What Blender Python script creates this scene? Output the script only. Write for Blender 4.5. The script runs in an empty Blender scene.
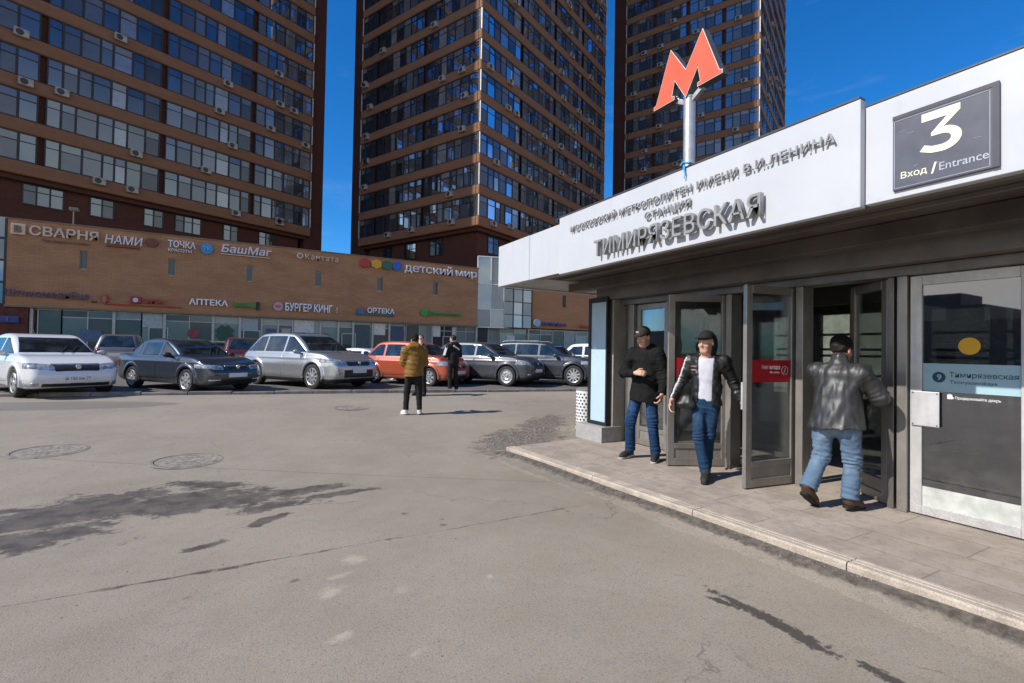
import bpy, bmesh, math, random
import numpy as np
from mathutils import Vector, Matrix
rad = math.radians
sc = bpy.context.scene
COL = sc.collection
# ------------------------------------------------------------------ camera, sky, sun, exposure
def setup():
    yaw, p, rho = rad(29.2), rad(1.04), .0172
    f0 = Vector((math.sin(yaw), math.cos(yaw), 0)); r0 = Vector((math.cos(yaw), -math.sin(yaw), 0)); z = Vector((0, 0, 1))
    fw = math.cos(p)*f0 + math.sin(p)*z; u0 = -math.sin(p)*f0 + math.cos(p)*z
    R = math.cos(rho)*r0 + math.sin(rho)*u0; U = -math.sin(rho)*r0 + math.cos(rho)*u0
    cd = bpy.data.cameras.new('camera'); cam = bpy.data.objects.new('camera', cd); COL.objects.link(cam)
    cd.sensor_width = 36; cd.lens = 486/1024*36; cd.clip_start = .05; cd.clip_end = 3000
    m = Matrix((R, U, -fw)).transposed().to_4x4(); m.translation = (0, 0, 1.52); cam.matrix_world = m
    sc.camera = cam
    w = bpy.data.worlds.new('World'); sc.world = w; w.use_nodes = True
    nt = w.node_tree; bg = nt.nodes['Background']
    sky = nt.nodes.new('ShaderNodeTexSky'); sky.sky_type = 'NISHITA'; sky.sun_disc = False
    sky.sun_elevation = rad(40.4); sky.sun_rotation = rad(-85.5)
    sky.altitude = 300; sky.air_density = 1.0; sky.dust_density = .2; sky.ozone_density = 4.0
    hs = nt.nodes.new('ShaderNodeHueSaturation'); hs.inputs['Saturation'].default_value = 1.3; hs.inputs['Hue'].default_value = .493
    hs.inputs['Value'].default_value = 1.0
    # thin wisps of cirrus low in the sky
    tc = nt.nodes.new('ShaderNodeTexCoord'); mp = nt.nodes.new('ShaderNodeMapping'); mp.inputs['Scale'].default_value = (3, 3, 14)
    no = nt.nodes.new('ShaderNodeTexNoise'); no.inputs['Scale'].default_value = 1.6; no.inputs['Detail'].default_value = 7; no.inputs['Roughness'].default_value = .6
    mr = nt.nodes.new('ShaderNodeMapRange'); mr.inputs[1].default_value = .55; mr.inputs[2].default_value = .85; mr.inputs[4].default_value = .10
    mx = nt.nodes.new('ShaderNodeMix'); mx.data_type = 'RGBA'; mx.inputs[7].default_value = (5.0, 5.4, 6.0, 1)
    L = nt.links
    L.new(tc.outputs['Generated'], mp.inputs['Vector']); L.new(mp.outputs[0], no.inputs['Vector']); L.new(no.outputs[0], mr.inputs[0])
    sp = nt.nodes.new('ShaderNodeSeparateXYZ'); vd = nt.nodes.new('ShaderNodeVectorMath'); vd.operation = 'DOT_PRODUCT'; vd.inputs[1].default_value = tuple(f0)
    L.new(tc.outputs['Generated'], sp.inputs[0]); L.new(tc.outputs['Generated'], vd.inputs[0])
    def mrange(v, a, b, c=0., d=1.):
        x = nt.nodes.new('ShaderNodeMapRange'); x.interpolation_type = 'SMOOTHSTEP'; L.new(v, x.inputs[0]); x.inputs[1].default_value = a; x.inputs[2].default_value = b; x.inputs[3].default_value = c; x.inputs[4].default_value = d; return x.outputs[0]
    def mul(a, b): x = nt.nodes.new('ShaderNodeMath'); x.operation = 'MULTIPLY'; L.new(a, x.inputs[0]); L.new(b, x.inputs[1]); return x.outputs[0]
    # low broken cumulus, added only outside the view to brighten the shaded fronts
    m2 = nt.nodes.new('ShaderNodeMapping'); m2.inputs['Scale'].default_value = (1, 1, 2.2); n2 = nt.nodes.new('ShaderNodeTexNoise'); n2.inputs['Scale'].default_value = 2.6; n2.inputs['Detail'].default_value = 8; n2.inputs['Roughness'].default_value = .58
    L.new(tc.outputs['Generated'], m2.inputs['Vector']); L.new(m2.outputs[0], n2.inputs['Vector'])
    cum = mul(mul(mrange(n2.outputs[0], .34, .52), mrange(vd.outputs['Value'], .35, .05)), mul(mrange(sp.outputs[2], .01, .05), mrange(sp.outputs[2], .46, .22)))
    tint = nt.nodes.new('ShaderNodeMix'); tint.data_type = 'RGBA'; tint.blend_type = 'MULTIPLY'; tint.inputs[0].default_value = 1; tint.inputs[7].default_value = (.42, .76, 1.03, 1)
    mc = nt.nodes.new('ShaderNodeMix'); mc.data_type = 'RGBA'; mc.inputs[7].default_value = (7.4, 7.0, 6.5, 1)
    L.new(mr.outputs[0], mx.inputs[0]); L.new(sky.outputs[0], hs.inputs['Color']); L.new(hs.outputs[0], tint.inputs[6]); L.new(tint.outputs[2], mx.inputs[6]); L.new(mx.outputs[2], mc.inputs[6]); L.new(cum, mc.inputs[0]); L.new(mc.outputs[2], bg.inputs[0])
    bg.inputs[1].default_value = .125
    sd = bpy.data.lights.new('sun', 'SUN'); sd.energy = 4.0; sd.angle = rad(.53); sd.color = (1, .945, .87)
    so = bpy.data.objects.new('sun', sd); COL.objects.link(so)
    a, el = rad(4.5), rad(40.4)
    d = Vector((math.cos(el)*math.cos(a), -math.cos(el)*math.sin(a), -math.sin(el)))
    so.rotation_euler = d.to_track_quat('-Z', 'Y').to_euler(); so.location = (-30, 7, 30)
    vs = sc.view_settings; vs.view_transform = 'Standard'; vs.look = 'None'; vs.exposure = .43; vs.gamma = 1; vs.use_curve_mapping = False
    sc.cycles.max_bounces = 8; sc.cycles.transparent_max_bounces = 12; sc.cycles.caustics_reflective = False; sc.cycles.caustics_refractive = False
setup()
RNG = random.Random(7)
# ------------------------------------------------------------------ node helpers
class NT:
    def __init__(s, name):
        s.m = bpy.data.materials.new(name); s.m.use_nodes = True; s.t = s.m.node_tree
        s.b = s.t.nodes['Principled BSDF']; s.out = s.t.nodes['Material Output']
    def n(s, ty, **kw):
        x = s.t.nodes.new('ShaderNode'+ty)
        for k, v in kw.items(): setattr(x, k, v)
        return x
    def put(s, sock, v):
        if isinstance(v, bpy.types.NodeSocket): s.t.links.new(v, sock)
        elif isinstance(v, (tuple, list)) and len(v) == 3 and sock.type == 'RGBA': sock.default_value = (*v, 1)
        else: sock.default_value = v
    def m_(s, op, a, b=None, c=None, clamp=False):
        x = s.n('Math', operation=op, use_clamp=clamp); s.put(x.inputs[0], a)
        if b is not None: s.put(x.inputs[1], b)
        if c is not None: s.put(x.inputs[2], c)
        return x.outputs[0]
    def pos(s): return s.n('NewGeometry').outputs['Position']
    def obj(s): return s.n('TexCoord').outputs['Object']
    def noise(s, sca, det=3, rough=.55, vec=None, col=False, dist=0):
        x = s.n('TexNoise'); x.inputs['Scale'].default_value = sca; x.inputs['Detail'].default_value = det; x.inputs['Roughness'].default_value = rough
        x.inputs['Distortion'].default_value = dist
        if vec is not None: s.put(x.inputs['Vector'], vec)
        return x.outputs[1 if col else 0]
    def mix(s, f, a, b, bt='MIX'):
        x = s.n('Mix', data_type='RGBA', blend_type=bt); s.put(x.inputs[0], f); s.put(x.inputs[6], a); s.put(x.inputs[7], b); return x.outputs[2]
    def step(s, v, lo, hi, a=0., b=1.):
        x = s.n('MapRange', interpolation_type='SMOOTHSTEP'); s.put(x.inputs[0], v); x.inputs[1].default_value = lo; x.inputs[2].default_value = hi
        x.inputs[3].default_value = a; x.inputs[4].default_value = b; return x.outputs[0]
    def sep(s, v): x = s.n('SeparateXYZ'); s.put(x.inputs[0], v); return x.outputs
    def xyz(s, x, y, z): c = s.n('CombineXYZ'); s.put(c.inputs[0], x); s.put(c.inputs[1], y); s.put(c.inputs[2], z); return c.outputs[0]
    def vmul(s, v, k): x = s.n('VectorMath', operation='MULTIPLY'); s.put(x.inputs[0], v); x.inputs[1].default_value = k; return x.outputs[0]
    def bump(s, h, st, dist=.01):
        x = s.n('Bump'); x.inputs['Strength'].default_value = st; x.inputs['Distance'].default_value = dist; s.put(x.inputs['Height'], h)
        s.t.links.new(x.outputs[0], s.b.inputs['Normal'])
    def set(s, **kw):
        for k, v in kw.items(): s.put(s.b.inputs[k.replace('_', ' ')], v)
def M(name, col, rough=.5, metal=0., var=.12, vs=3., bump=0., bs=60., coat=0., spec=.5, fine=0.):
    t = NT(name); p = t.obj()
    n = t.noise(vs, 5, .6, p)
    if fine: n = t.m_('ADD', t.m_('MULTIPLY', n, 1-fine), t.m_('MULTIPLY', t.noise(vs*25, 2, .6, p), fine))
    c = t.mix(t.step(n, .3, .7), tuple(x*(1-var) for x in col), tuple(min(1, x*(1+var)) for x in col))
    t.set(Base_Color=c, Metallic=metal, Coat_Weight=coat); t.b.inputs['Specular IOR Level'].default_value = spec
    t.set(Roughness=t.step(t.noise(vs*2.3, 4, .6, p), .25, .75, max(.02, rough*.8), min(1, rough*1.2)))
    if coat: t.b.inputs['Coat Roughness'].default_value = .04
    if bump: t.bump(t.noise(bs, 3, .6, p), bump)
    return t.m
# ------------------------------------------------------------------ mesh helpers
class MB:
    def __init__(s): s.v = []; s.f = []; s.mi = []
    def add(s, vs, fs, m=0):
        o = len(s.v); s.v += [tuple(v) for v in vs]; s.f += [tuple(i+o for i in f) for f in fs]; s.mi += [m]*len(fs); return s
    def box(s, x0, x1, y0, y1, z0, z1, m=0):
        return s.obox(((x0+x1)/2, (y0+y1)/2, (z0+z1)/2), (abs(x1-x0)/2, 0, 0), (0, abs(y1-y0)/2, 0), (0, 0, abs(z1-z0)/2), m)
    def obox(s, c, a, b, d, m=0):
        c, a, b, d = Vector(c), Vector(a), Vector(b), Vector(d)
        vs = [c+i*a+j*b+k*d for k in (-1, 1) for j in (-1, 1) for i in (-1, 1)]
        return s.add(vs, [(0, 2, 3, 1), (4, 5, 7, 6), (0, 1, 5, 4), (2, 6, 7, 3), (0, 4, 6, 2), (1, 3, 7, 5)], m)
    def quad(s, a, b, c, d, m=0): return s.add([a, b, c, d], [(0, 1, 2, 3)], m)
    def prism(s, pts, ext, m=0):
        n = len(pts); e = Vector(ext); P = [Vector(p) for p in pts]
        return s.add(P+[p+e for p in P], [tuple(range(n))[::-1], tuple(range(n, 2*n))]+[(i, (i+1) % n, n+(i+1) % n, n+i) for i in range(n)], m)
    def tube(s, p0, p1, r0, r1=None, n=12, m=0):
        r1 = r0 if r1 is None else r1; p0, p1 = Vector(p0), Vector(p1); d = (p1-p0).normalized(); a = d.orthogonal().normalized(); b = d.cross(a)
        vs = [p+(a*math.cos(2*math.pi*i/n)+b*math.sin(2*math.pi*i/n))*r for p, r in ((p0, r0), (p1, r1)) for i in range(n)]
        return s.add(vs, [(i, (i+1) % n, n+(i+1) % n, n+i) for i in range(n)]+[tuple(range(n))[::-1], tuple(range(n, 2*n))], m)
    def lathe(s, prof, c=(0, 0, 0), axis='Z', n=24, m=0):   # prof: (radius, along)
        c = Vector(c); vs = []
        for r, h in prof:
            for i in range(n):
                t = 2*math.pi*i/n; x, y = r*math.cos(t), r*math.sin(t)
                vs.append(c+Vector({'Z': (x, y, h), 'Y': (y, h, x), 'X': (h, x, y)}[axis]))
        fs = [(k*n+i, k*n+(i+1) % n, (k+1)*n+(i+1) % n, (k+1)*n+i) for k in range(len(prof)-1) for i in range(n)]
        return s.add(vs, fs, m)
    def build(s, name, mats, parent=None, smooth=False, bevel=0., seg=2):
        me = bpy.data.meshes.new(name); me.from_pydata(s.v, [], s.f)
        mats = mats if isinstance(mats, (list, tuple)) else [mats]
        for m in mats: me.materials.append(m)
        me.polygons.foreach_set('material_index', s.mi)
        if smooth: me.polygons.foreach_set('use_smooth', [True]*len(s.f))
        bm = bmesh.new(); bm.from_mesh(me); bmesh.ops.recalc_face_normals(bm, faces=bm.faces); bm.to_mesh(me); bm.free()
        o = link(name, me, parent)
        if bevel:
            b = o.modifiers.new('bevel', 'BEVEL'); b.width = bevel; b.segments = seg; b.limit_method = 'ANGLE'; b.angle_limit = rad(35)
        if smooth:
            try: me.set_sharp_from_angle(angle=rad(40))
            except Exception: pass
        return o
def link(name, me, parent=None):
    o = bpy.data.objects.new(name, me); COL.objects.link(o)
    if parent is not None: o.parent = parent
    return o
def tag(o, label=None, cat=None, group=None, kind=None):
    if label: o['label'] = label
    if cat: o['category'] = cat
    if group: o['group'] = group
    if kind: o['kind'] = kind
    return o
def thing(name, label, cat, loc=(0, 0, 0), rz=0., group=None):
    o = bpy.data.objects.new(name, None); COL.objects.link(o); o.location = loc; o.rotation_euler = (0, 0, rz); o.empty_display_size = .2
    return tag(o, label, cat, group)
def copy_tree(o, parent=None):
    c = o.copy(); COL.objects.link(c)
    if parent is not None: c.parent = parent
    for ch in list(o.children): copy_tree(ch, c)
    return c
def text(name, body, mat, org, right, up, w=None, h=None, depth=.02, bold=0., parent=None, space=1.0, shear=0., standoff=0.):
    c = bpy.data.curves.new(name, 'FONT'); c.body = body; c.size = 1; c.extrude = .5; c.offset = bold; c.space_character = space; c.shear = shear; c.resolution_u = 3
    o = bpy.data.objects.new(name, c); COL.objects.link(o)
    dg = bpy.context.evaluated_depsgraph_get(); me = bpy.data.meshes.new_from_object(o.evaluated_get(dg))
    bpy.data.objects.remove(o); bpy.data.curves.remove(c)
    n = len(me.vertices); co = np.empty(n*3); me.vertices.foreach_get('co', co); co = co.reshape(-1, 3)
    lo, hi = co.min(0), co.max(0)
    sx = w/(hi[0]-lo[0]) if w else h/(hi[1]-lo[1]); sy = h/(hi[1]-lo[1]) if h else sx
    r, u = Vector(right).normalized(), Vector(up).normalized(); nn = r.cross(u)
    x = (co[:, 0]-lo[0])*sx; y = (co[:, 1]-lo[1])*sy; z = (co[:, 2]+.5)*depth+standoff
    P = np.array(org)[None]+x[:, None]*np.array(r)+y[:, None]*np.array(u)+z[:, None]*np.array(nn)
    me.vertices.foreach_set('co', P.ravel()); me.materials.clear(); me.materials.append(mat); me.update()
    return link(name, me, parent)
# ------------------------------------------------------------------ implicit surfaces
def smin(a, b, k):
    if k <= 0: return np.minimum(a, b)
    h = np.maximum(k-np.abs(a-b), 0)/k
    return np.minimum(a, b)-h*h*k*.25
def smax(a, b, k): return -smin(-a, -b, k)
class SDF:
    def __init__(s, lo, hi, h):
        s.h = h; s.lo = np.array(lo, float)-2*h; s.n = np.ceil((np.array(hi)+2*h-s.lo)/h).astype(int)+1
        s.f = np.full(s.n, 1., np.float32)
    def sub(s, lo, hi):
        a = np.clip(np.floor((np.array(lo)-s.lo)/s.h).astype(int), 0, s.n-1); b = np.clip(np.ceil((np.array(hi)-s.lo)/s.h).astype(int)+1, a+1, s.n)
        ax = [(s.lo[i]+s.h*np.arange(a[i], b[i])).astype(np.float32) for i in range(3)]
        return tuple(slice(a[i], b[i]) for i in range(3)), (ax[0][:, None, None], ax[1][None, :, None], ax[2][None, None, :])
    def add(s, prim, k=.02):
        fn, lo, hi = prim; mg = k+3*s.h
        sl, g = s.sub(lo-mg, hi+mg); s.f[sl] = smin(s.f[sl], fn(*g).astype(np.float32), k)
    def cut(s, prim, k=.01):
        fn, lo, hi = prim; mg = k+3*s.h
        sl, g = s.sub(lo-mg, hi+mg); s.f[sl] = smax(s.f[sl], -fn(*g).astype(np.float32), k)
    def plane(s, fn, k=0.):          # keep where fn < 0
        sl, g = s.sub(s.lo, s.lo+s.h*s.n); s.f = smax(s.f, np.broadcast_to(fn(*g), s.f.shape).astype(np.float32), k)
    def wrinkle(s, amp, fr, seed=0, box=None, dirs=3):
        r = np.random.RandomState(seed); sl, (X, Y, Z) = s.sub(s.lo, s.lo+s.h*s.n)
        for i in range(dirs):
            d = r.randn(3)*np.array([1, 1, 1.6]); d /= np.linalg.norm(d); q = r.randn(3)*fr*.45
            s.f = s.f+(amp/dirs*1.4*np.sin(fr*(.7+.6*r.rand())*(d[0]*X+d[1]*Y+d[2]*Z)+1.6*np.sin(q[0]*X+q[1]*Y+q[2]*Z+r.rand()*6))).astype(np.float32)
    def obj(s, name, mat, parent=None, smooth=True): return link(name, nets(name, s.f, s.lo, s.h, mat, smooth), parent)
def cone(a, b, ra, rb, fdir=None, flat=1.):
    a, b = np.array(a, float), np.array(b, float); R = max(ra, rb)
    if fdir is None: e = np.zeros(3); kf = 0
    else: e = np.array(fdir, float); e /= np.linalg.norm(e); kf = 1/flat-1
    T = lambda p: p+kf*(p@e)*e
    A, B = T(a), T(b); AB = B-A; L2 = AB@AB+1e-9
    def fn(X, Y, Z):
        if kf:
            w = kf*(X*e[0]+Y*e[1]+Z*e[2]); X, Y, Z = X+w*e[0], Y+w*e[1], Z+w*e[2]
        x, y, z = X-A[0], Y-A[1], Z-A[2]
        t = np.clip((x*AB[0]+y*AB[1]+z*AB[2])/L2, 0, 1)
        return np.sqrt((x-t*AB[0])**2+(y-t*AB[1])**2+(z-t*AB[2])**2)-(ra+(rb-ra)*t)
    return fn, np.minimum(a, b)-R, np.maximum(a, b)+R
def ell(c, r, Rm=None):
    c, r = np.array(c, float), np.array(r, float); Rm = np.eye(3) if Rm is None else np.array(Rm); mx = r.max()
    def fn(X, Y, Z):
        x, y, z = X-c[0], Y-c[1], Z-c[2]
        q = [(Rm[0, i]*x+Rm[1, i]*y+Rm[2, i]*z) for i in range(3)]
        k0 = np.sqrt(sum((q[i]/r[i])**2 for i in range(3))); k1 = np.sqrt(sum((q[i]/r[i]**2)**2 for i in range(3)))+1e-6
        return k0*(k0-1)/k1
    return fn, c-mx, c+mx
def nets(name, F, lo, h, mat, smooth=True):
    F = F.astype(np.float32); ins = F < 0; n = F.shape
    cnt = np.zeros((n[0]-1, n[1]-1, n[2]-1), np.uint8); C8 = [(i, j, k) for i in (0, 1) for j in (0, 1) for k in (0, 1)]
    for i, j, k in C8: cnt += ins[i:n[0]-1+i, j:n[1]-1+j, k:n[2]-1+k]
    act = (cnt > 0) & (cnt < 8); idx = np.argwhere(act)
    me = bpy.data.meshes.new(name)
    if len(idx) == 0: return me
    vals = {c: F[idx[:, 0]+c[0], idx[:, 1]+c[1], idx[:, 2]+c[2]] for c in C8}
    acc = np.zeros((len(idx), 3)); w = np.zeros(len(idx))
    for c in C8:
        for ax in range(3):
            if c[ax] == 0:
                d = tuple(1 if q == ax else c[q] for q in range(3)); a, b = vals[c], vals[d]; mk = (a < 0) != (b < 0)
                t = np.where(mk, a/np.where(mk, a-b, 1), 0); p = np.array(c, float)[None].repeat(len(idx), 0); p[:, ax] += t
                acc[mk] += p[mk]; w[mk] += 1
    co = lo+h*(idx+acc/w[:, None])
    vid = np.full(act.shape, -1, np.int64); vid[act] = np.arange(len(idx))
    quads = []
    for ax in range(3):
        o1, o2 = [(1, 2), (2, 0), (0, 1)][ax]
        sl0 = [slice(None)]*3; sl1 = [slice(None)]*3; sl0[ax] = slice(0, n[ax]-1); sl1[ax] = slice(1, n[ax])
        ch = ins[tuple(sl0)] != ins[tuple(sl1)]; e = np.argwhere(ch); sg = ins[tuple(sl0)][ch]
        ok = (e[:, o1] > 0) & (e[:, o2] > 0) & (e[:, o1] < n[o1]-1) & (e[:, o2] < n[o2]-1); e, sg = e[ok], sg[ok]
        def g(d1, d2): q = e.copy(); q[:, o1] += d1; q[:, o2] += d2; return vid[q[:, 0], q[:, 1], q[:, 2]]
        q = np.stack([g(-1, -1), g(0, -1), g(0, 0), g(-1, 0)], 1); q[~sg] = q[~sg][:, ::-1]; quads.append(q)
    Q = np.concatenate(quads)
    me.vertices.add(len(co)); me.vertices.foreach_set('co', co.ravel())
    me.loops.add(Q.size); me.loops.foreach_set('vertex_index', Q.ravel().astype(np.int32))
    me.polygons.add(len(Q)); me.polygons.foreach_set('loop_start', np.arange(0, Q.size, 4, dtype=np.int32))
    me.polygons.foreach_set('use_smooth', np.full(len(Q), smooth))
    me.materials.append(mat); me.update(calc_edges=True); me.validate()
    return me
# ================================================================== GROUND
def gz(y): return .028*max(0., min(y, 15.5)-6.5)
def ground_material():
    t = NT('asphalt'); P = t.pos(); x, y, z = t.sep(P)
    big = t.noise(.35, 5, .6, P); mid = t.noise(2.2, 6, .65, P); fin = t.noise(48, 4, .75, P); gr = t.noise(120, 2, .65, P)
    base = t.mix(t.step(big, .3, .7), (.257, .216, .163), (.337, .284, .214))
    base = t.mix(t.step(mid, .35, .75, 0, .5), base, (.35, .303, .248))
    base = t.mix(t.step(t.noise(9, 5, .7, P), .5, .75, 0, .35), base, (.185, .172, .158))
    base = t.mix(t.step(fin, .30, .48, .6, 0), base, (.12, .105, .092))
    base = t.mix(t.step(gr, .55, .72, 0, .6), base, (.42, .40, .37))
    base = t.mix(t.step(gr, .28, .45, .6, 0), base, (.10, .095, .09))
    def ell(cx, cy, ang, rx, ry):
        dx = t.m_('SUBTRACT', x, cx); dy = t.m_('SUBTRACT', y, cy); c, s = math.cos(ang), math.sin(ang)
        a = t.m_('MULTIPLY', t.m_('ADD', t.m_('MULTIPLY', dx, c), t.m_('MULTIPLY', dy, s)), 1/rx)
        b = t.m_('MULTIPLY', t.m_('SUBTRACT', t.m_('MULTIPLY', dy, c), t.m_('MULTIPLY', dx, s)), 1/ry)
        return t.m_('SUBTRACT', 1., t.m_('SQRT', t.m_('ADD', t.m_('MULTIPLY', a, a), t.m_('MULTIPLY', b, b))))
    def mask(shapes, n, k, lo=0., hi=.12):
        v = shapes[0]
        for q in shapes[1:]: v = t.m_('MAXIMUM', v, q)
        return t.step(t.m_('ADD', v, t.m_('MULTIPLY', t.m_('SUBTRACT', n, .5), k)), lo, hi)
    n1 = t.m_('ADD', t.m_('MULTIPLY', t.noise(2.3, 9, .74, t.vmul(P, (1, 1.5, 1))), .62), t.m_('MULTIPLY', t.noise(8.5, 7, .75, t.vmul(P, (1, 1.6, 1))), .38)); n2 = t.noise(5, 6, .7, P); n3 = t.noise(1.1, 3, .6, P); n4 = t.noise(16, 4, .7, P)
    # darker patched parking area behind the kerb, dark old patch left, dirt along the kerb, broken corner
    wob = t.m_('ADD', y, t.m_('MULTIPLY', x, .155))
    park = t.step(t.m_('ADD', wob, t.m_('MULTIPLY', n1, .25)), 14.9, 15.05)
    base = t.mix(t.m_('MULTIPLY', park, .75), base, (.085, .082, .08))
    kd = t.m_('SUBTRACT', t.m_('SUBTRACT', 3.44+.05*6.25, t.m_('MULTIPLY', y, .05)), x)      # distance in front of the platform kerb
    gut = t.m_('MULTIPLY', t.step(t.m_('ADD', kd, t.m_('MULTIPLY', t.m_('SUBTRACT', n2, .5), .22)), .1, .17, 1, 0), t.step(y, 6.35, 6.5, 1, 0))
    base = t.mix(t.m_('MULTIPLY', gut, .88), base, t.mix(t.step(n4, .35, .65), (.05, .043, .036), (.14, .118, .096)))
    rub = mask([ell(4.2, 7.15, .7, 1.6, .75), ell(5.3, 8.2, .75, 1.6, .5), ell(3.9, 6.75, .35, .9, .22)], n1, 3.2, .1, .4)
    base = t.mix(t.m_('MULTIPLY', rub, .78), base, t.mix(t.step(n4, .35, .6), (.055, .047, .04), (.20, .175, .15)))
    patch = mask([ell(-3.6, 13.6, -.17, 2.6, .7)], n1, .5, .0, .12)
    base = t.mix(t.m_('MULTIPLY', patch, .5), base, (.12, .112, .105))
    # damp stain left, its satellites, the puddle right
    st = mask([ell(-1.15, 5.75, .15, .95, .6), ell(-.35, 5.65, -.25, 1.05, .42), ell(-.3, 6.25, -.5, .55, .13), ell(.55, 5.55, .1, .5, .16),
               ell(-1.4, 5.1, .2, .55, .3), ell(.22, 4.75, .6, .25, .08), ell(.35, 5.15, .1, .4, .13), ell(.9, 5.3, .1, .5, .1), ell(-.2, 4.35, .3, .2, .06)], n1, 5.2, .0, .3)
    pud = mask([ell(2.69, 1.75, -1.52, .42, .062), ell(2.68, 1.52, -1.6, .2, .07), ell(2.72, 1.1, -1.5, .22, .05), ell(2.62, 1.98, -1.2, .12, .035)], t.noise(14, 7, .75, P), 3.2, .08, .4)
    damp = mask([ell(3.3, 5.1, -1.5, 1.3, .12)], n2, 1.4, .0, .25)
    wet = t.m_('MAXIMUM', st, pud)
    base = t.mix(t.m_('MULTIPLY', st, t.step(n2, .35, .62, .95, .68)), base, t.mix(n2, (.052, .044, .040), (.088, .077, .069)))
    base = t.mix(t.m_('MULTIPLY', pud, .85), base, (.045, .04, .036))
    base = t.mix(t.m_('MULTIPLY', damp, .3), base, (.1, .09, .08))
    # the long damp crack and a few thinner ones, the straight joint through the manholes
    cy = t.m_('ADD', t.m_('SUBTRACT', y, 3.86), t.m_('MULTIPLY', t.m_('SUBTRACT', t.noise(1.6, 4, .6, P), .5), .12))
    wdt = t.m_('MULTIPLY', t.step(t.noise(1.25, 3, .6, t.xyz(x, 3.1, 1.)), .50, .66), .022)
    wdt = t.m_('MULTIPLY', wdt, t.step(x, 1.0, .8, 0, 1) if False else t.step(x, .8, 1.2, 1, .25))
    crk = t.m_('MULTIPLY', t.step(t.m_('SUBTRACT', t.m_('ABSOLUTE', cy), t.m_('ADD', wdt, t.m_('MULTIPLY', t.m_('SUBTRACT', n4, .5), .035))), -.008, .012, 1, 0), t.step(x, 3.0, 3.2, 1, 0))
    crk = t.m_('MULTIPLY', crk, t.step(x, -1.4, -1.1))
    base = t.mix(t.m_('MULTIPLY', crk, t.step(t.noise(3.5, 4, .7, P), .38, .52, .15, .85)), base, (.06, .052, .047))
    vor = t.n('TexVoronoi', feature='DISTANCE_TO_EDGE'); vor.inputs['Scale'].default_value = .33
    dv = t.n('VectorMath', operation='ADD'); t.put(dv.inputs[0], P); t.put(dv.inputs[1], t.vmul(t.noise(1.3, 5, .65, P, col=True), (.9, .9, .9))); t.put(vor.inputs['Vector'], dv.outputs[0])
    hair = t.m_('MULTIPLY', t.step(vor.outputs['Distance'], .0015, .005, 1, 0), t.step(n3, .5, .6))
    base = t.mix(t.m_('MULTIPLY', hair, .45), base, (.08, .072, .066))
    sj = t.m_('ADD', t.m_('SUBTRACT', y, 6.83), t.m_('MULTIPLY', x, .665))
    seam = t.m_('MULTIPLY', t.step(t.m_('ABSOLUTE', sj), .012, .03, 1, 0), t.step(t.m_('ABSOLUTE', t.m_('SUBTRACT', x, .2)), 2.9, 3.1, 1, 0))
    base = t.mix(t.m_('MULTIPLY', seam, .4), base, (.13, .12, .11))
    gum = t.n('TexVoronoi'); gum.inputs['Scale'].default_value = 1.7; gum.inputs['Randomness'].default_value = 1; gv = t.n('VectorMath', operation='ADD'); t.put(gv.inputs[0], P); t.put(gv.inputs[1], t.vmul(t.noise(18, 3, .6, P, col=True), (.03, .03, 0))); t.put(gum.inputs['Vector'], gv.outputs[0])
    gs = t.sep(gum.outputs['Color'])[0]; gm = t.m_('MULTIPLY', t.step(gum.outputs['Distance'], .018, .034, 1, 0), t.step(gs, .45, .5)); base = t.mix(t.m_('MULTIPLY', gm, .65), base, (.07, .06, .052))
    # small damp dots, pale sandy smudges
    d2 = t.n('TexVoronoi'); d2.inputs['Scale'].default_value = 3.2; t.put(d2.inputs['Vector'], P)
    dots = t.m_('MULTIPLY', t.step(d2.outputs['Distance'], .07, .13, 1, 0), mask([ell(1.4, 4.6, -.9, 1.3, .5), ell(1.6, 3.85, .05, 1., .1), ell(.1, 3.5, .1, .5, .12)], n1, .8, .1, .2))
    base = t.mix(t.m_('MULTIPLY', dots, .6), base, (.08, .07, .064))
    oc = mask([ell(.52, 3.18, .2, .14, .13), ell(.92, 3.02, .5, .13, .09), ell(1.5, 2.93, .3, .06, .06), ell(.5, 2.68, .3, .12, .07), ell(.8, 2.36, .5, .12, .06), ell(.74, 3.62, .3, .16, .12), ell(.62, 3.4, .2, .14, .05)], n1, 5.5, .25, 1.1)
    base = t.mix(t.m_('MULTIPLY', oc, .65), base, (.47, .40, .31))
    t.set(Base_Color=base, Roughness=t.m_('SUBTRACT', .88, t.m_('MULTIPLY', wet, .28)))
    t.b.inputs['Specular IOR Level'].default_value = .3
    h = t.m_('ADD', t.m_('MULTIPLY', fin, .5), t.m_('ADD', t.m_('MULTIPLY', gr, .35), t.m_('MULTIPLY', mid, 1.)))
    h = t.m_('SUBTRACT', h, t.m_('MULTIPLY', crk, .8)); h = t.m_('ADD', h, t.m_('MULTIPLY', t.m_('MULTIPLY', rub, n4), 2.5))
    t.bump(h, .55, .012)
    return t.m
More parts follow.
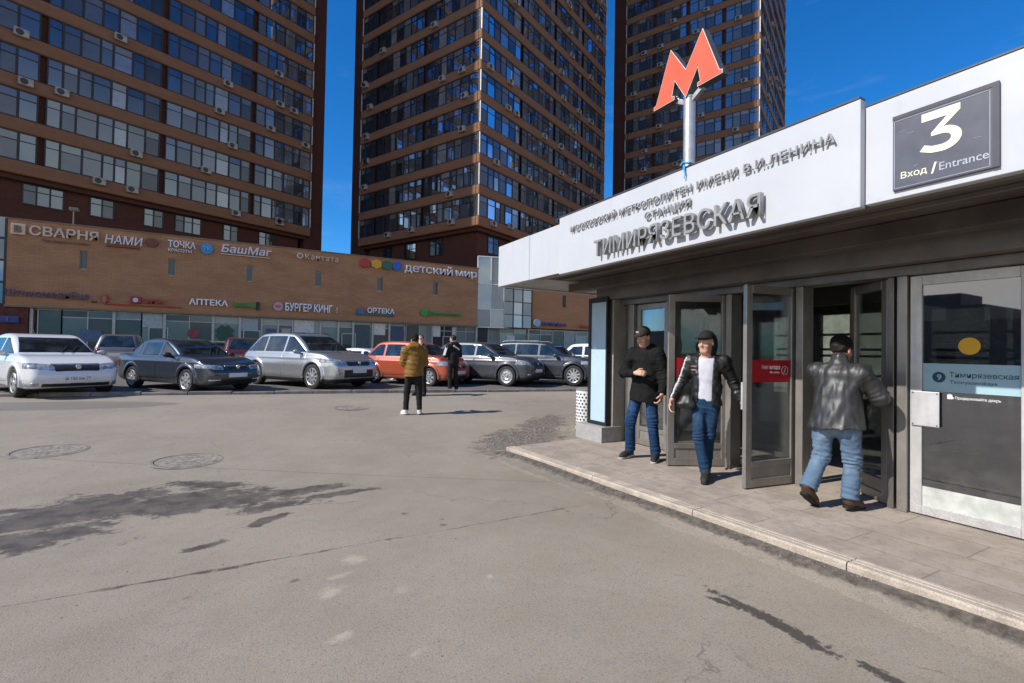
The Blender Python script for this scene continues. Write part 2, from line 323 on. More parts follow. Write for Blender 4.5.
def build_ground():
    ys = [-900, -60, -20, -6, 0, 3, 6, 7, 9, 11, 13, 15, 15.5, 17, 24, 36, 60, 200, 900]; xs = [-900, -200, -60, -20, -8, -2, 2, 6, 12, 30, 80, 250, 900]
    b = MB(); vs = [(x, y, gz(y)) for y in ys for x in xs]; n = len(xs)
    b.add(vs, [(j*n+i, j*n+i+1, (j+1)*n+i+1, (j+1)*n+i) for j in range(len(ys)-1) for i in range(n-1)])
    tag(b.build('ground', ground_material(), smooth=False), kind='structure')
    # low kerb before the parked cars
    m = M('kerb_concrete', (.20, .185, .17), .9, var=.35, vs=2.5, bump=.5, bs=40)
    k = MB(); p0, p1 = Vector((-12, 16.65, 0)), Vector((10.2, 13.17, 0)); d = (p1-p0); L = d.length; d.normalize(); nrm = Vector((-d.y, d.x, 0)); s = 0; r = random.Random(3)
    while s < L:
        e = min(s+1.0, L); c = p0+d*((s+e)/2)+nrm*r.uniform(-.02, .02); hz = gz(c.y)+r.uniform(.07, .1)
        k.obox((c.x, c.y, hz-.1), d*((e-s)/2-.006), nrm*.075, (0, 0, .1)); s = e
    tag(k.build('parking_kerb', m, bevel=.02), kind='structure')
build_ground()
# ------------------------------------------------------------------ platform in front of the pavilion
def kx(y): return 3.44+.05*(6.25-y)
def build_platform():
    t = NT('platform_slabs'); P = t.pos(); x, y, z = t.sep(P)
    br = t.n('TexBrick', offset=.5); br.inputs['Scale'].default_value = 1; br.inputs['Mortar Size'].default_value = .006; br.inputs['Mortar Smooth'].default_value = .3
    br.inputs['Brick Width'].default_value = 1.15; br.inputs['Row Height'].default_value = .42; br.inputs['Bias'].default_value = 0
    t.put(br.inputs['Vector'], t.xyz(t.m_('ADD', y, 20.4), t.m_('ADD', x, t.m_('MULTIPLY', y, .05)), 0.)); br.inputs['Color1'].default_value = (0, 0, 0, 1); br.inputs['Color2'].default_value = (1, 1, 1, 1)
    n = t.noise(3, 6, .65, P); f = t.noise(70, 3, .7, P); n2 = t.noise(11, 5, .7, P)
    c = t.mix(br.outputs['Color'], (.385, .325, .27), (.425, .36, .30))
    c = t.mix(t.step(n, .38, .66, 0, .75), c, (.29, .24, .195)); c = t.mix(t.step(n2, .5, .66, 0, .6), c, (.25, .21, .175))
    c = t.mix(t.step(f, .25, .48, .4, 0), c, (.12, .1, .085)); c = t.mix(t.step(f, .58, .75, 0, .35), c, (.46, .42, .37))
    c = t.mix(t.m_('MULTIPLY', br.outputs['Fac'], .5), c, (.15, .125, .105))
    t.set(Base_Color=c, Roughness=.85); t.b.inputs['Specular IOR Level'].default_value = .3
    t.bump(t.m_('SUBTRACT', t.m_('MULTIPLY', f, .4), br.outputs['Fac']), .5, .006)
    b = MB(); w = .145
    b.prism([(kx(-4)+w, -4, 0), (10.2, -4, 0), (10.2, 6.55, 0), (5.2, 6.45, 0), (kx(6.25)+w, 6.27, 0)], (0, 0, .1))
    tag(b.build('platform', t.m), kind='structure')
    km = M('kerb_granite', (.43, .365, .29), .85, var=.38, vs=5, bump=.5, bs=70, fine=.5)
    k = MB(); s = 6.27; r = random.Random(5)
    for j in (4.4, 3.05, 1.8, .35, -1.2, -2.6, -4):
        y0, y1 = s, j; s = j
        a, c = Vector((kx(y0), y0-.004, 0)), Vector((kx(y1), y1+.004, 0)); dz = r.uniform(-.003, .004)
        prof = [(0, 0), (0, .088), (.008, .103), (.052, .104), (.055, .098), (.062, .098), (.065, .104), (.100, .104), (.103, .098), (.11, .098), (.113, .104), (w, .104), (w, 0)]
        A = [(a.x+px_, a.y, pz+dz) for px_, pz in prof]; B = [(c.x+px_, c.y, pz+dz) for px_, pz in prof]; m_ = len(prof)
        k.add(A+B, [tuple(range(m_)), tuple(range(m_, 2*m_))]+[(i, (i+1) % m_, m_+(i+1) % m_, m_+i) for i in range(m_)])
    tag(k.build('platform_kerb', km), kind='structure')
    # dirt and asphalt built up against the kerb
    e = MB(); r = random.Random(8); N = 420; offs = (0, .05, .10, .16, .24, .34); hs = (.056, .050, .036, .020, .008, -.006); vs = []
    for i in range(N+1):
        y = 6.24-10.2*i/N; wv = .5+.5*math.sin(y*2.1)*math.sin(y*.7+1)
        for o_, h_ in zip(offs, hs): vs.append((kx(y)-.001-o_*(.75+.5*wv), y, h_*(.8+.35*wv)+(r.uniform(-.006, .006) if 0 < o_ < .3 else 0)))
    m_ = len(offs); e.add(vs, [(i*m_+j, i*m_+j+1, (i+1)*m_+j+1, (i+1)*m_+j) for i in range(N) for j in range(m_-1)])
    tag(e.build('ground_edge', bpy.data.materials['asphalt'], smooth=True), kind='structure')
    # crumbs of stone and grit along the kerb and in the broken corner
    g = MB(); r = random.Random(11)
    def stone(x, y, s, dz=0):
        z0 = gz(y)+dz; V = [Vector((x+r.uniform(.6, 1)*s*math.cos(a)*q, y+r.uniform(.6, 1)*s*math.sin(a)*q, z0+h*s)) for q, h in ((1, -.1), (.7, r.uniform(.35, .6))) for a in [i*2*math.pi/5+r.random()*.5 for i in range(5)]]
        g.add(V, [tuple(range(5, 10))]+[(i, (i+1) % 5, 5+(i+1) % 5, 5+i) for i in range(5)])
    for i in range(420):
        y = r.uniform(-.5, 6.2); dd = abs(r.gauss(0, .07)); stone(kx(y)-dd-.012, y, r.uniform(.004, .012), max(0, .05-dd*.3))
    for i in range(200):
        a = r.random(); stone(3.5+a*2.6+r.gauss(0, .25), 6.75+a*1.6+r.gauss(0, .33)*(1.2-a), abs(r.gauss(.012, .008))+.005)
    for i in range(260): stone(r.uniform(-3, 3.2), r.uniform(1.2, 9), r.uniform(.003, .008))
    tag(g.build('gravel', M('grit', (.22, .19, .165), .9, var=.5, vs=30)), 'loose grit and stone crumbs along the platform kerb', 'gravel', kind='stuff')
build_platform()
# ------------------------------------------------------------------ manhole covers
def manhole(x, y, r, label, seed):
    t0 = M('cast_iron_%d' % seed, (.27, .235, .192), .85, .0, var=.3, vs=12, bump=.5, bs=90)
    rim = M('manhole_rim_%d' % seed, (.20, .175, .145), .85, var=.35, vs=9, bump=.6, bs=60)
    root = thing('manhole_cover', label, 'manhole cover', (x, y, gz(y)), .4*seed, 'manhole covers in the asphalt')
    root.rotation_euler[0] = math.atan(.028) if y > 6.5 else 0
    f = MB(); f.lathe([(r*1.16, .001), (r*1.12, .008), (r*1.02, .010), (r*1.0, .004)], n=40); f.build('rim', rim, root)
    c = MB(); c.lathe([(0, .008), (r*.2, .008), (r*.2, .010), (r*.26, .010), (r*.26, .007), (r*.82, .007), (r*.82, .009), (r*.9, .009), (r*.9, .006), (r*.985, .006)], n=40)
    for ring, n in ((.36, 10), (.5, 14), (.66, 20)):
        for i in range(n):
            a = 2*math.pi*(i+.3*ring)/n; c.obox((r*ring*math.cos(a), r*ring*math.sin(a), .008), (r*.055*math.cos(a), r*.055*math.sin(a), 0), (-r*.03*math.sin(a), r*.03*math.cos(a), 0), (0, 0, .0015))
    c.build('cover', t0, root)
manhole(-2.2, 8.72, .37, 'worn round manhole cover in the asphalt nearest the white sedan', 1)
manhole(-.55, 7.5, .36, 'worn round manhole cover beside the big damp stain', 2)
manhole(2.27, 11.5, .34, 'small dark manhole cover behind the man in mustard jacket', 3)
# ================================================================== SHOPPING MALL
MY = 36.3
GL = {}
def window_glass(name, refl, darks, lights, plight=.35, rough=.03):
    t = NT(name); rp = t.n('NewGeometry').outputs['Random Per Island']
    cr = t.n('ValToRGB'); cr.color_ramp.interpolation = 'CONSTANT'; e = cr.color_ramp.elements
    cols = list(darks)*1; k = len(darks); j = len(lights)
    st = [(i/k*(1-plight), c) for i, c in enumerate(darks)]+[(1-plight+i/j*plight, c) for i, c in enumerate(lights)]
    e[0].position, e[0].color = st[0][0], (*st[0][1], 1); e[1].position, e[1].color = st[1][0], (*st[1][1], 1)
    for p_, c in st[2:]: q = e.new(p_); q.color = (*c, 1)
    w = t.n('TexWhiteNoise', noise_dimensions='1D'); t.put(w.inputs['W'], rp); t.put(cr.inputs[0], w.outputs['Value'])
    n = t.noise(1.3, 4, .6, t.pos())
    t.set(Base_Color=t.mix(t.step(n, .4, .7, 0, .35), cr.outputs[0], (.05, .055, .06)), Roughness=.6); t.b.inputs['Specular IOR Level'].default_value = .2
    gl = t.n('BsdfGlossy'); gl.inputs['Color'].default_value = (.62, .78, .95, 1); gl.inputs['Roughness'].default_value = rough
    lw = t.n('LayerWeight'); lw.inputs['Blend'].default_value = .35
    f = t.m_('ADD', refl, t.m_('MULTIPLY', lw.outputs['Fresnel'], .55), clamp=True)
    f = t.m_('MULTIPLY', f, t.step(t.m_('FRACT', t.m_('MULTIPLY', w.outputs['Value'], 7.31)), .0, 1., .45, 1.25))
    mx = t.n('MixShader'); t.put(mx.inputs[0], f); t.t.links.new(t.b.outputs[0], mx.inputs[1]); t.t.links.new(gl.outputs[0], mx.inputs[2]); t.t.links.new(mx.outputs[0], t.out.inputs[0])
    return t.m
def brick(name, c1, c2, mor, axis='x', bw=.5, rh=.13, msz=.02, var=.25):
    t = NT(name); P = t.obj(); x, y, z = t.sep(P); hx = t.m_('ADD', x, y)
    br = t.n('TexBrick', offset=.5); br.inputs['Scale'].default_value = 1; br.inputs['Mortar Size'].default_value = msz; br.inputs['Brick Width'].default_value = bw; br.inputs['Row Height'].default_value = rh
    t.put(br.inputs['Vector'], t.xyz(hx, z, 0.)); br.inputs['Color1'].default_value = (*c1, 1); br.inputs['Color2'].default_value = (*c2, 1); br.inputs['Mortar'].default_value = (*mor, 1)
    n = t.noise(.5, 6, .65, t.vmul(P, (1, 1, 2.5))); n2 = t.noise(2.5, 5, .7, t.vmul(P, (1, 1, 6)))
    c = t.mix(t.step(n, .35, .7, 0, var), br.outputs['Color'], tuple(q*.6 for q in c1)); c = t.mix(t.step(n2, .5, .75, 0, var), c, tuple(min(1, q*1.25) for q in c2))
    t.set(Base_Color=c, Roughness=.8); t.b.inputs['Specular IOR Level'].default_value = .3; t.bump(br.outputs['Fac'], -.25, .01)
    return t.m
DARK = M('dark_frame', (.022, .021, .022), .5, var=.2)
WHITE = M('white_paint', (.72, .73, .74), .5, var=.06)
def shop_window(root, x0, x1, z0, z1, y, n=1, glass='shop', transom=None):
    f = MB(); w = (x1-x0)/n; t = .05
    for i in range(n+1): f.box(x0+i*w-t/2, x0+i*w+t/2, y-.04, y+.04, z0, z1)
    f.box(x0-t/2, x1+t/2, y-.045, y+.045, z1-t, z1+.012); f.box(x0-t/2, x1+t/2, y-.045, y+.045, z0-.012, z0+t)
    if transom: f.box(x0, x1, y-.03, y+.03, transom, transom+t)
    for i in range(n):
        a, b = x0+i*w+t/2, x0+(i+1)*w-t/2; zz = [z0+t, transom, z1-t] if transom else [z0+t, z1-t]
        for q in range(len(zz)-1): f.quad((a, y+.012, zz[q]), (b, y+.012, zz[q]), (b, y+.012, zz[q+1]), (a, y+.012, zz[q+1]), 1)
    return f.build('window', [GL['alu'], GL[glass]], root)
def build_mall():
    GL['alu'] = M('shop_aluminium', (.34, .37, .37), .45, .3, var=.1)
    GL['shop'] = window_glass('shop_glass', .05, [(.012, .014, .016), (.02, .024, .026), (.010, .011, .013), (.03, .038, .04)], [(.10, .14, .14), (.2, .23, .24)], .25)
    GL['pale'] = window_glass('pale_film_glass', .06, [(.15, .20, .20), (.12, .16, .165)], [(.2, .24, .24)], .3)
    GL['slit'] = window_glass('slit_glass', .05, [(.02, .024, .028), (.03, .035, .04)], [(.16, .17, .16)], .5)
    GL['bay'] = window_glass('bay_glass', .2, [(.05, .055, .058), (.035, .04, .042), (.08, .085, .085)], [(.14, .15, .14)], .25)
    wm = brick('mall_brick', (.385, .20, .102), (.44, .232, .122), (.31, .165, .086), bw=.42, rh=.12, msz=.012, var=.5)
    wm2 = brick('mall_brick_end', (.43, .205, .098), (.47, .23, .115), (.33, .165, .085), bw=.42, rh=.12, msz=.012)
    conc = M('mall_dark_plaster', (.055, .026, .02), .8, var=.3); cop = M('mall_coping', (.2, .13, .085), .6, .0)
    root = thing('shopping_mall', 'long two storey tan brick shopping mall with shop signs behind the parked cars', 'shopping mall', (0, 0, 0))
    z0, z1, g = 3.52, 8.2, .25
    b = MB(); slits = [(-8.13, -7.8), (-3.97, -3.62), (.23, .6), (4.46, 4.85), (8.76, 9.16), (13.09, 13.49)]; xs = -11.15
    for a, c in slits:
        b.box(xs, a, MY, MY+.5, z0, z1); b.box(a, c, MY, MY+.5, z0, 5.75); b.box(a, c, MY, MY+.5, 6.8, z1); xs = c
    b.box(xs, 17.0, MY, MY+.5, z0, z1); b.box(-11.15, 17., MY+.5, MY+7, z0, z1-.12)
    b.build('wall', wm, root)
    for a, c in slits: shop_window(root, a, c, 5.76, 6.79, MY+.18, 1, 'slit')
    c_ = MB(); c_.box(-11.2, 17.05, MY-.05, MY+.55, z1, z1+.07); c_.box(-11.2, 17.05, MY-.03, MY+.3, z0-.1, z0); c_.build('coping', cop, root)
    # ground floor
    rows = [(-9.9, -8.9, 1, 'shop'), (-8.9, -6.6, 2, 'shop'), (-6.5, -5.25, 1, 'shop'), (-5.25, -4.15, 1, 'pale'), (-4.05, -1.6, 2, 'shop'), (-1.5, -.1, 1, 'pale'), (0, 1.2, 1, 'shop'),
            (1.25, 2.2, 1, 'pale'), (2.25, 3.1, 1, 'shop'), (3.15, 4.9, 2, 'shop'), (4.95, 6.1, 1, 'pale'), (6.15, 7.1, 1, 'shop'), (7.2, 8.5, 1, 'pale'), (8.6, 9.75, 1, 'shop'),
            (9.85, 11, 1, 'pale'), (11.1, 13.2, 2, 'shop'), (13.25, 15.2, 2, 'shop'), (15.25, 17, 2, 'pale'), (17.1, 19.2, 2, 'shop'), (19.3, 22., 2, 'pale'), (22.1, 24.6, 2, 'shop'), (24.7, 27.2, 2, 'shop'), (27.3, 30, 2, 'pale'), (30.1, 40, 4, 'shop')]
    for i, (a, c, n, gk) in enumerate(rows): shop_window(root, a, c, g+.25, z0-.12, MY+.35, n, gk, 2.95 if i % 3 else None)
    p = MB()
    for xx in (-10.15, -6.55, -4.1, -1.55, -.05, 6.12, 7.15, 8.55, 9.8, 17.05, 22.05): p.box(xx-.07, xx+.07, MY+.22, MY+.48, g, z0-.1)
    p.build('mullion', GL['alu'], root)
    q = MB(); q.box(-10.1, 40, MY+.25, MY+.45, 0, g+.25); q.box(-10.1, 40, MY+.9, MY+1.1, 0, z0-.1); q.build('plinth', conc, root)
    e = MB(); e.box(-13.5, -10.25, MY+.1, MY+.6, 0, z0-.03); e.build('side_wall', M('red_brown_plaster', (.085, .024, .016), .8, var=.3), root)
    # left glass strip, right brick wing, glazed bay
    l = MB()
    for i in range(4): l.quad((-13.6, MY+.3, z0+.1+i*1.2), (-11.3, MY+.3, z0+.1+i*1.2), (-11.3, MY+.3, z0+1.2+i*1.2), (-13.6, MY+.3, z0+1.2+i*1.2), 1); l.box(-13.6, -11.25, MY+.22, MY+.35, z0+i*1.2, z0+.1+i*1.2)
    l.box(-11.3, -11.16, MY+.1, MY+.4, z0, z1+.05); l.build('glass_strip', [DARK, GL['bay']], root)
    r = MB(); r.box(22.2, 42, MY+.15, MY+6, z0, 7.6); r.build('wing_wall', wm2, root)
    for a in (25.6, 31.5, 37): 
        f = MB(); f.box(a, a+.34, MY+.12, MY+.2, 5.55, 6.6); f.build('window', DARK, root)
    P = [Vector((17.06, MY+.25, 0)), Vector((19.25, MY-.35, 0)), Vector((22.15, MY-.1, 0))]
    for k, (n, zs, fm, w) in enumerate([(2, [3.4, 4.9, 7.0, 9.3], GL['alu'] if False else WHITE, .07), (3, [3.45, 4.55, 5.65, 6.75, 7.85], DARK, .06)]):
        A, B = P[k], P[k+1]; d = (B-A).normalized(); nn = Vector((d.y, -d.x, 0)); L = (B-A).length; f = MB()
        for i in range(n+1): c = A+d*(L*i/n); f.obox((c.x, c.y, (zs[0]+zs[-1])/2), d*w/2, nn*.05, (0, 0, (zs[-1]-zs[0])/2))
        for zz in zs: c = (A+B)/2; f.obox((c.x, c.y, zz), d*(L/2-.002), nn*.045, (0, 0, w/2))
        for i in range(n):
            for j in range(len(zs)-1):
                a, c = A+d*(L*i/n), A+d*(L*(i+1)/n); f.quad((a.x, a.y, zs[j]), (c.x, c.y, zs[j]), (c.x, c.y, zs[j+1]), (a.x, a.y, zs[j+1]), 1)
        f.build('glazed_bay', [fm, GL['bay']], root)
    # posters and doors on the shop front
    def flat(name, col, x0, x1, za, zb, em=None):
        f = MB(); f.box(x0, x1, MY+.30, MY+.335, za, zb); return f.build(name, M('poster_'+str(len(bpy.data.materials)), col, .5, var=.15, vs=6), root)
    flat('poster', (.05, .10, .2), -8.1, -7.1, 1.6, 2.3); flat('poster', (.30, .36, .42), -5.2, -4.2, 2.55, 3.36); flat('poster', (.28, .35, .42), -1.45 + 1.3, 1.0, 2.5, 3.3)
    c_ = MB(); c_.lathe([(0, 0), (.33, 0), (.33, .03)], (-2.6, MY+.29, 2.25), 'Y', 20); c_.build('poster', M('poster_red', (.20, .035, .05), .5, var=.4, vs=5), root)
    f = MB(); f.obox((-.9, MY+.29, 2.3), (.36, 0, .36), (0, .02, 0), (-.2, 0, .2)); f.obox((-.9, MY+.285, 2.3), (.2, 0, .2), (0, .02, 0), (-.36, 0, .36)); f.build('poster', M('poster_green', (.008, .06, .045), .5), root)
    flat('poster', (.06, .07, .13), 1.5, 2.1, 1.7, 2.7); flat('poster', (.5, .52, .53), 3.2, 4.5, 2.5, 3.35); flat('poster', (.35, .33, .31), 2.45, 3.0, 2.05, 2.75)
    flat('poster', (.035, .07, .09), 6.9+.4, 8.35, 1.55, 3.2); flat('poster', (.035, .06, .12), 9.95, 10.9, 1.5, 3.2); flat('poster', (.55, .55, .52), 8.65, 9.5, 2.5, 3.4)
    flat('poster', (.5, .52, .55), 13.3, 13.9, 2.5, 3.35); flat('poster', (.42, .45, .5), 14.9, 15.15, 1.6, 3.3); flat('poster', (.5, .55, .58), 19.9, 20.7, 1.9, 2.8)
    for x in (-4.9, .15, 6.35, 14.1):
        d = MB(); d.box(x, x+.06, MY+.26, MY+.34, g, 2.5); d.box(x+.94, x+1., MY+.26, MY+.34, g, 2.5); d.box(x, x+1., MY+.26, MY+.34, 2.5, 2.56); d.quad((x+.06, MY+.3, g+.1), (x+.94, MY+.3, g+.1), (x+.94, MY+.3, 2.5), (x+.06, MY+.3, 2.5), 1)
        dd = d.build('door', [GL['alu'], GL['shop']], root); h = MB(); h.tube((x+.85, MY+.22, 1.1), (x+.85, MY+.22, 1.6), .02); h.build('handle', WHITE, dd)
    # small lamp on a bracket above the parapet
    t = thing('floodlight', 'small floodlight on a bent pole above the mall parapet', 'lamp', (-8.5, MY+.2, 8.27)); lm = M('lamp_grey', (.2, .17, .15), .6)
    f = MB(); f.tube((0, 0, 0), (0, 0, .75), .035); f.tube((0, 0, .75), (.1, -.25, .85), .035); f.build('pole', lm, t); f = MB(); f.box(-.1, .3, -.5, -.2, .74, .9); f.build('lamp_head', lm, t, bevel=.02)
build_mall()
RT, UP = (1, 0, 0), (0, 0, 1)
def sign(label, parts, cat='shop sign', name='shop_sign'):
    xs = parts[0][1] if parts[0][0] != 'text' else parts[0][2][0]; zz = parts[0][3] if parts[0][0] == 'box' else (parts[0][2] if parts[0][0] == 'disc' else parts[0][2][1])
    t = thing(name, label, cat, (xs, MY, zz), 0, 'shop signs on the mall front')
    for p in parts:
        if p[0] == 'text':
            _, s, (x, z), w, h, col, bold = p[:7]
            o = text('lettering', s, SM(col), (x-xs, -.12, z-zz), RT, UP, w, h, .07, bold, t, **(p[7] if len(p) > 7 else {}))
        elif p[0] == 'box':
            _, x0, x1, za, zb, col = p[:6]; f = MB(); f.box(x0-xs, x1-xs, -.14, -.003, za-zz, zb-zz); f.build(p[6] if len(p) > 6 else 'backing_board', SM(col), t, bevel=.015)
        elif p[0] == 'disc':
            _, x, z, r, col = p[:5]; ry = p[5] if len(p) > 5 else r; n = p[6] if len(p) > 6 else 24
            f = MB(); f.prism([(x-xs+r*math.cos(2*math.pi*(i+.5)/n), -.003, z-zz+ry*math.sin(2*math.pi*(i+.5)/n)) for i in range(n)], (0, p[7] if len(p) > 7 else -.15, 0)); f.build('emblem', SM(col), t)
    return t
_sm = {}
def SM(c):
    if c not in _sm: _sm[c] = M('sign_paint_%d' % len(_sm), c, .5, var=.05)
    return _sm[c]
BE, WH = (.62, .50, .40), (.72, .73, .78)
sign('beige СВАРНЯ letters with square logo at the left end of the mall', [('box', -10.99, -10.42, 7.38, 7.96, BE, 'emblem'), ('text', 'B', (-10.85, 7.47), .3, .38, (.2, .12, .08), .03, {'standoff': .04}), ('text', 'СВАРНЯ', (-10.25, 7.4), 2.95, .54, BE, .018), ('text', 'бар сварка и готовка', (-9.7, 7.1), 2.0, .16, (.2, .11, .07), 0)])
sign('white hand drawn НАМИ letters above a brown strip and oval', [('text', 'НАМИ', (-7.0, 7.36), 1.75, .5, WH, .0, {'shear': .12}), ('box', -6.94, -5.4, 7.19, 7.29, (.17, .05, .03)), ('disc', -4.81, 7.65, .31, (.17, .035, .025), .26)])
sign('white ТОЧКА КРАСОТЫ letters in two lines beside a blue disc', [('text', 'ТОЧКА', (-4.0, 7.5), 1.42, .42, WH, .02), ('text', 'КРАСОТЫ', (-3.98, 7.22), 1.2, .19, WH, .01)])
sign('round bright blue sign disc between two white lettered signs', [('disc', -1.98, 7.61, .335, (.03, .26, .55), .34), ('text', 'тк', (-2.2, 7.5), .42, .2, (.25, .5, .7), .0, {'standoff': .05})])
sign('white slanted БашМаг letters with a thin line below', [('text', 'БашМаг', (-1.2, 7.5), 2.88, .5, (.66, .68, .72), .012, {'shear': .15}), ('box', -1.2, 1.6, 7.36, 7.41, (.55, .55, .57))])
sign('thin cream Кантата letters with a small round emblem', [('disc', 3.44, 7.76, .2, BE), ('disc', 3.44, 7.76, .12, (.2, .13, .09), .12, 16, -.165), ('text', 'Кантата', (3.78, 7.55), 2.15, .4, BE, .0, {'space': 1.3})])
sign('детский мир letters beside four coloured blocks in red yellow green blue', [('disc', 7.82, 7.72, .42, (.42, .03, .025), .36, 6), ('disc', 8.65, 7.72, .42, (.66, .33, .02), .36, 6), ('disc', 9.45, 7.72, .44, (.02, .12, .06), .36, 8), ('disc', 10.2, 7.72, .38, (.02, .1, .45), .36, 20), ('text', 'детский', (10.75, 7.26), 3.9, .8, WH, .006), ('text', 'мир', (14.95, 7.26), 1.85, .6, WH, .008)])
sign('dark violet Штокомодница lettering low on the left of the mall', [('text', 'ШтокомаднЕца', (-11.1, 3.93), 3.45, .46, (.06, .05, .13), .0, {'space': 1.05}), ('box', -7.55, -7.3, 3.86, 3.95, (.05, .04, .04))])
sign('thin red neon line running from a red ring', [('box', -6.95, -3.2, 3.79, 3.85, (.4, .04, .03)), ('disc', -6.95, 4.1, .17, (.4, .04, .03), .27), ('disc', -6.95, 4.1, .1, (.3, .17, .09), .19, 20, -.17)])
sign('small red линзы lettering with red square and white dot', [('box', -5.75, -5.25, 3.93, 4.34, (.3, .02, .04)), ('disc', -5.5, 4.13, .13, (.6, .55, .6), .13, 20, -.17), ('text', 'линзы', (-5.15, 3.96), 1.0, .3, (.42, .05, .03), .01)])
sign('bold white АПТЕКА letters above the pharmacy window', [('text', 'АПТЕКА', (-2.85, 4.03), 2.1, .38, (.85, .85, .88), .022)])
sign('narrow green board sign beside the pharmacy letters', [('box', -.45, .85, 4.02, 4.32, (.07, .2, .03)), ('box', .86, 1.05, 3.9, 4.42, (.012, .013, .015), 'end_plate'), ('text', 'АПТЕКА', (-.3, 4.09), .8, .14, (.2, .35, .12), 0, {'standoff': .03})])
sign('white БУРГЕР КИНГ letters with a round pale emblem', [('disc', 2.17, 4.2, .3, (.5, .3, .33)), ('disc', 2.17, 4.2, .2, (.36, .12, .14), .1, 20, -.17), ('text', 'БУРГЕР КИНГ', (2.6, 3.94), 3.02, .54, (.74, .8, .9), .02), ('text', '!', (5.9, 3.98), None, .36, (.6, .62, .65), .0)])
sign('ОРТЕКА letters on a teal strip with a blue and red emblem', [('box', 7.25, 10.05, 3.9, 4.06, (.02, .11, .13)), ('disc', 7.62, 4.18, .33, (.02, .15, .33), .24, 4), ('disc', 7.72, 4.32, .2, (.45, .06, .03), .12, 4, -.17), ('text', 'ОРТЕКА', (8.05, 4.08), 2.0, .4, (.75, .78, .82), .02)])
sign('green Домовплюс lettering with a round green emblem', [('disc', 12.4, 4.3, .3, (.01, .3, .05), .27), ('text', 'Домовплюс', (12.75, 4.1), 2.8, .36, (.01, .26, .045), .015)])
sign('small blue house number plate on the dark red wall', [('box', -11.3, -10.55, 2.55, 2.9, (.02, .04, .16)), ('text', '1', (-11.0, 2.64), None, .18, (.2, .25, .4), 0, {'standoff': .03})])
sign('ГАЗПРОМБАНК lettering with a pale blue round emblem', [('disc', 22.75, 3.97, .32, (.28, .42, .6), .34), ('text', 'ГАЗПРОМБАНК', (23.2, 3.75), 2.6, .34, (.03, .04, .16), .015)])
sign('small red lettering at the far right end of the mall', [('text', 'Магнит', (27.4, 3.72), 1.7, .3, (.4, .06, .03), .02)])
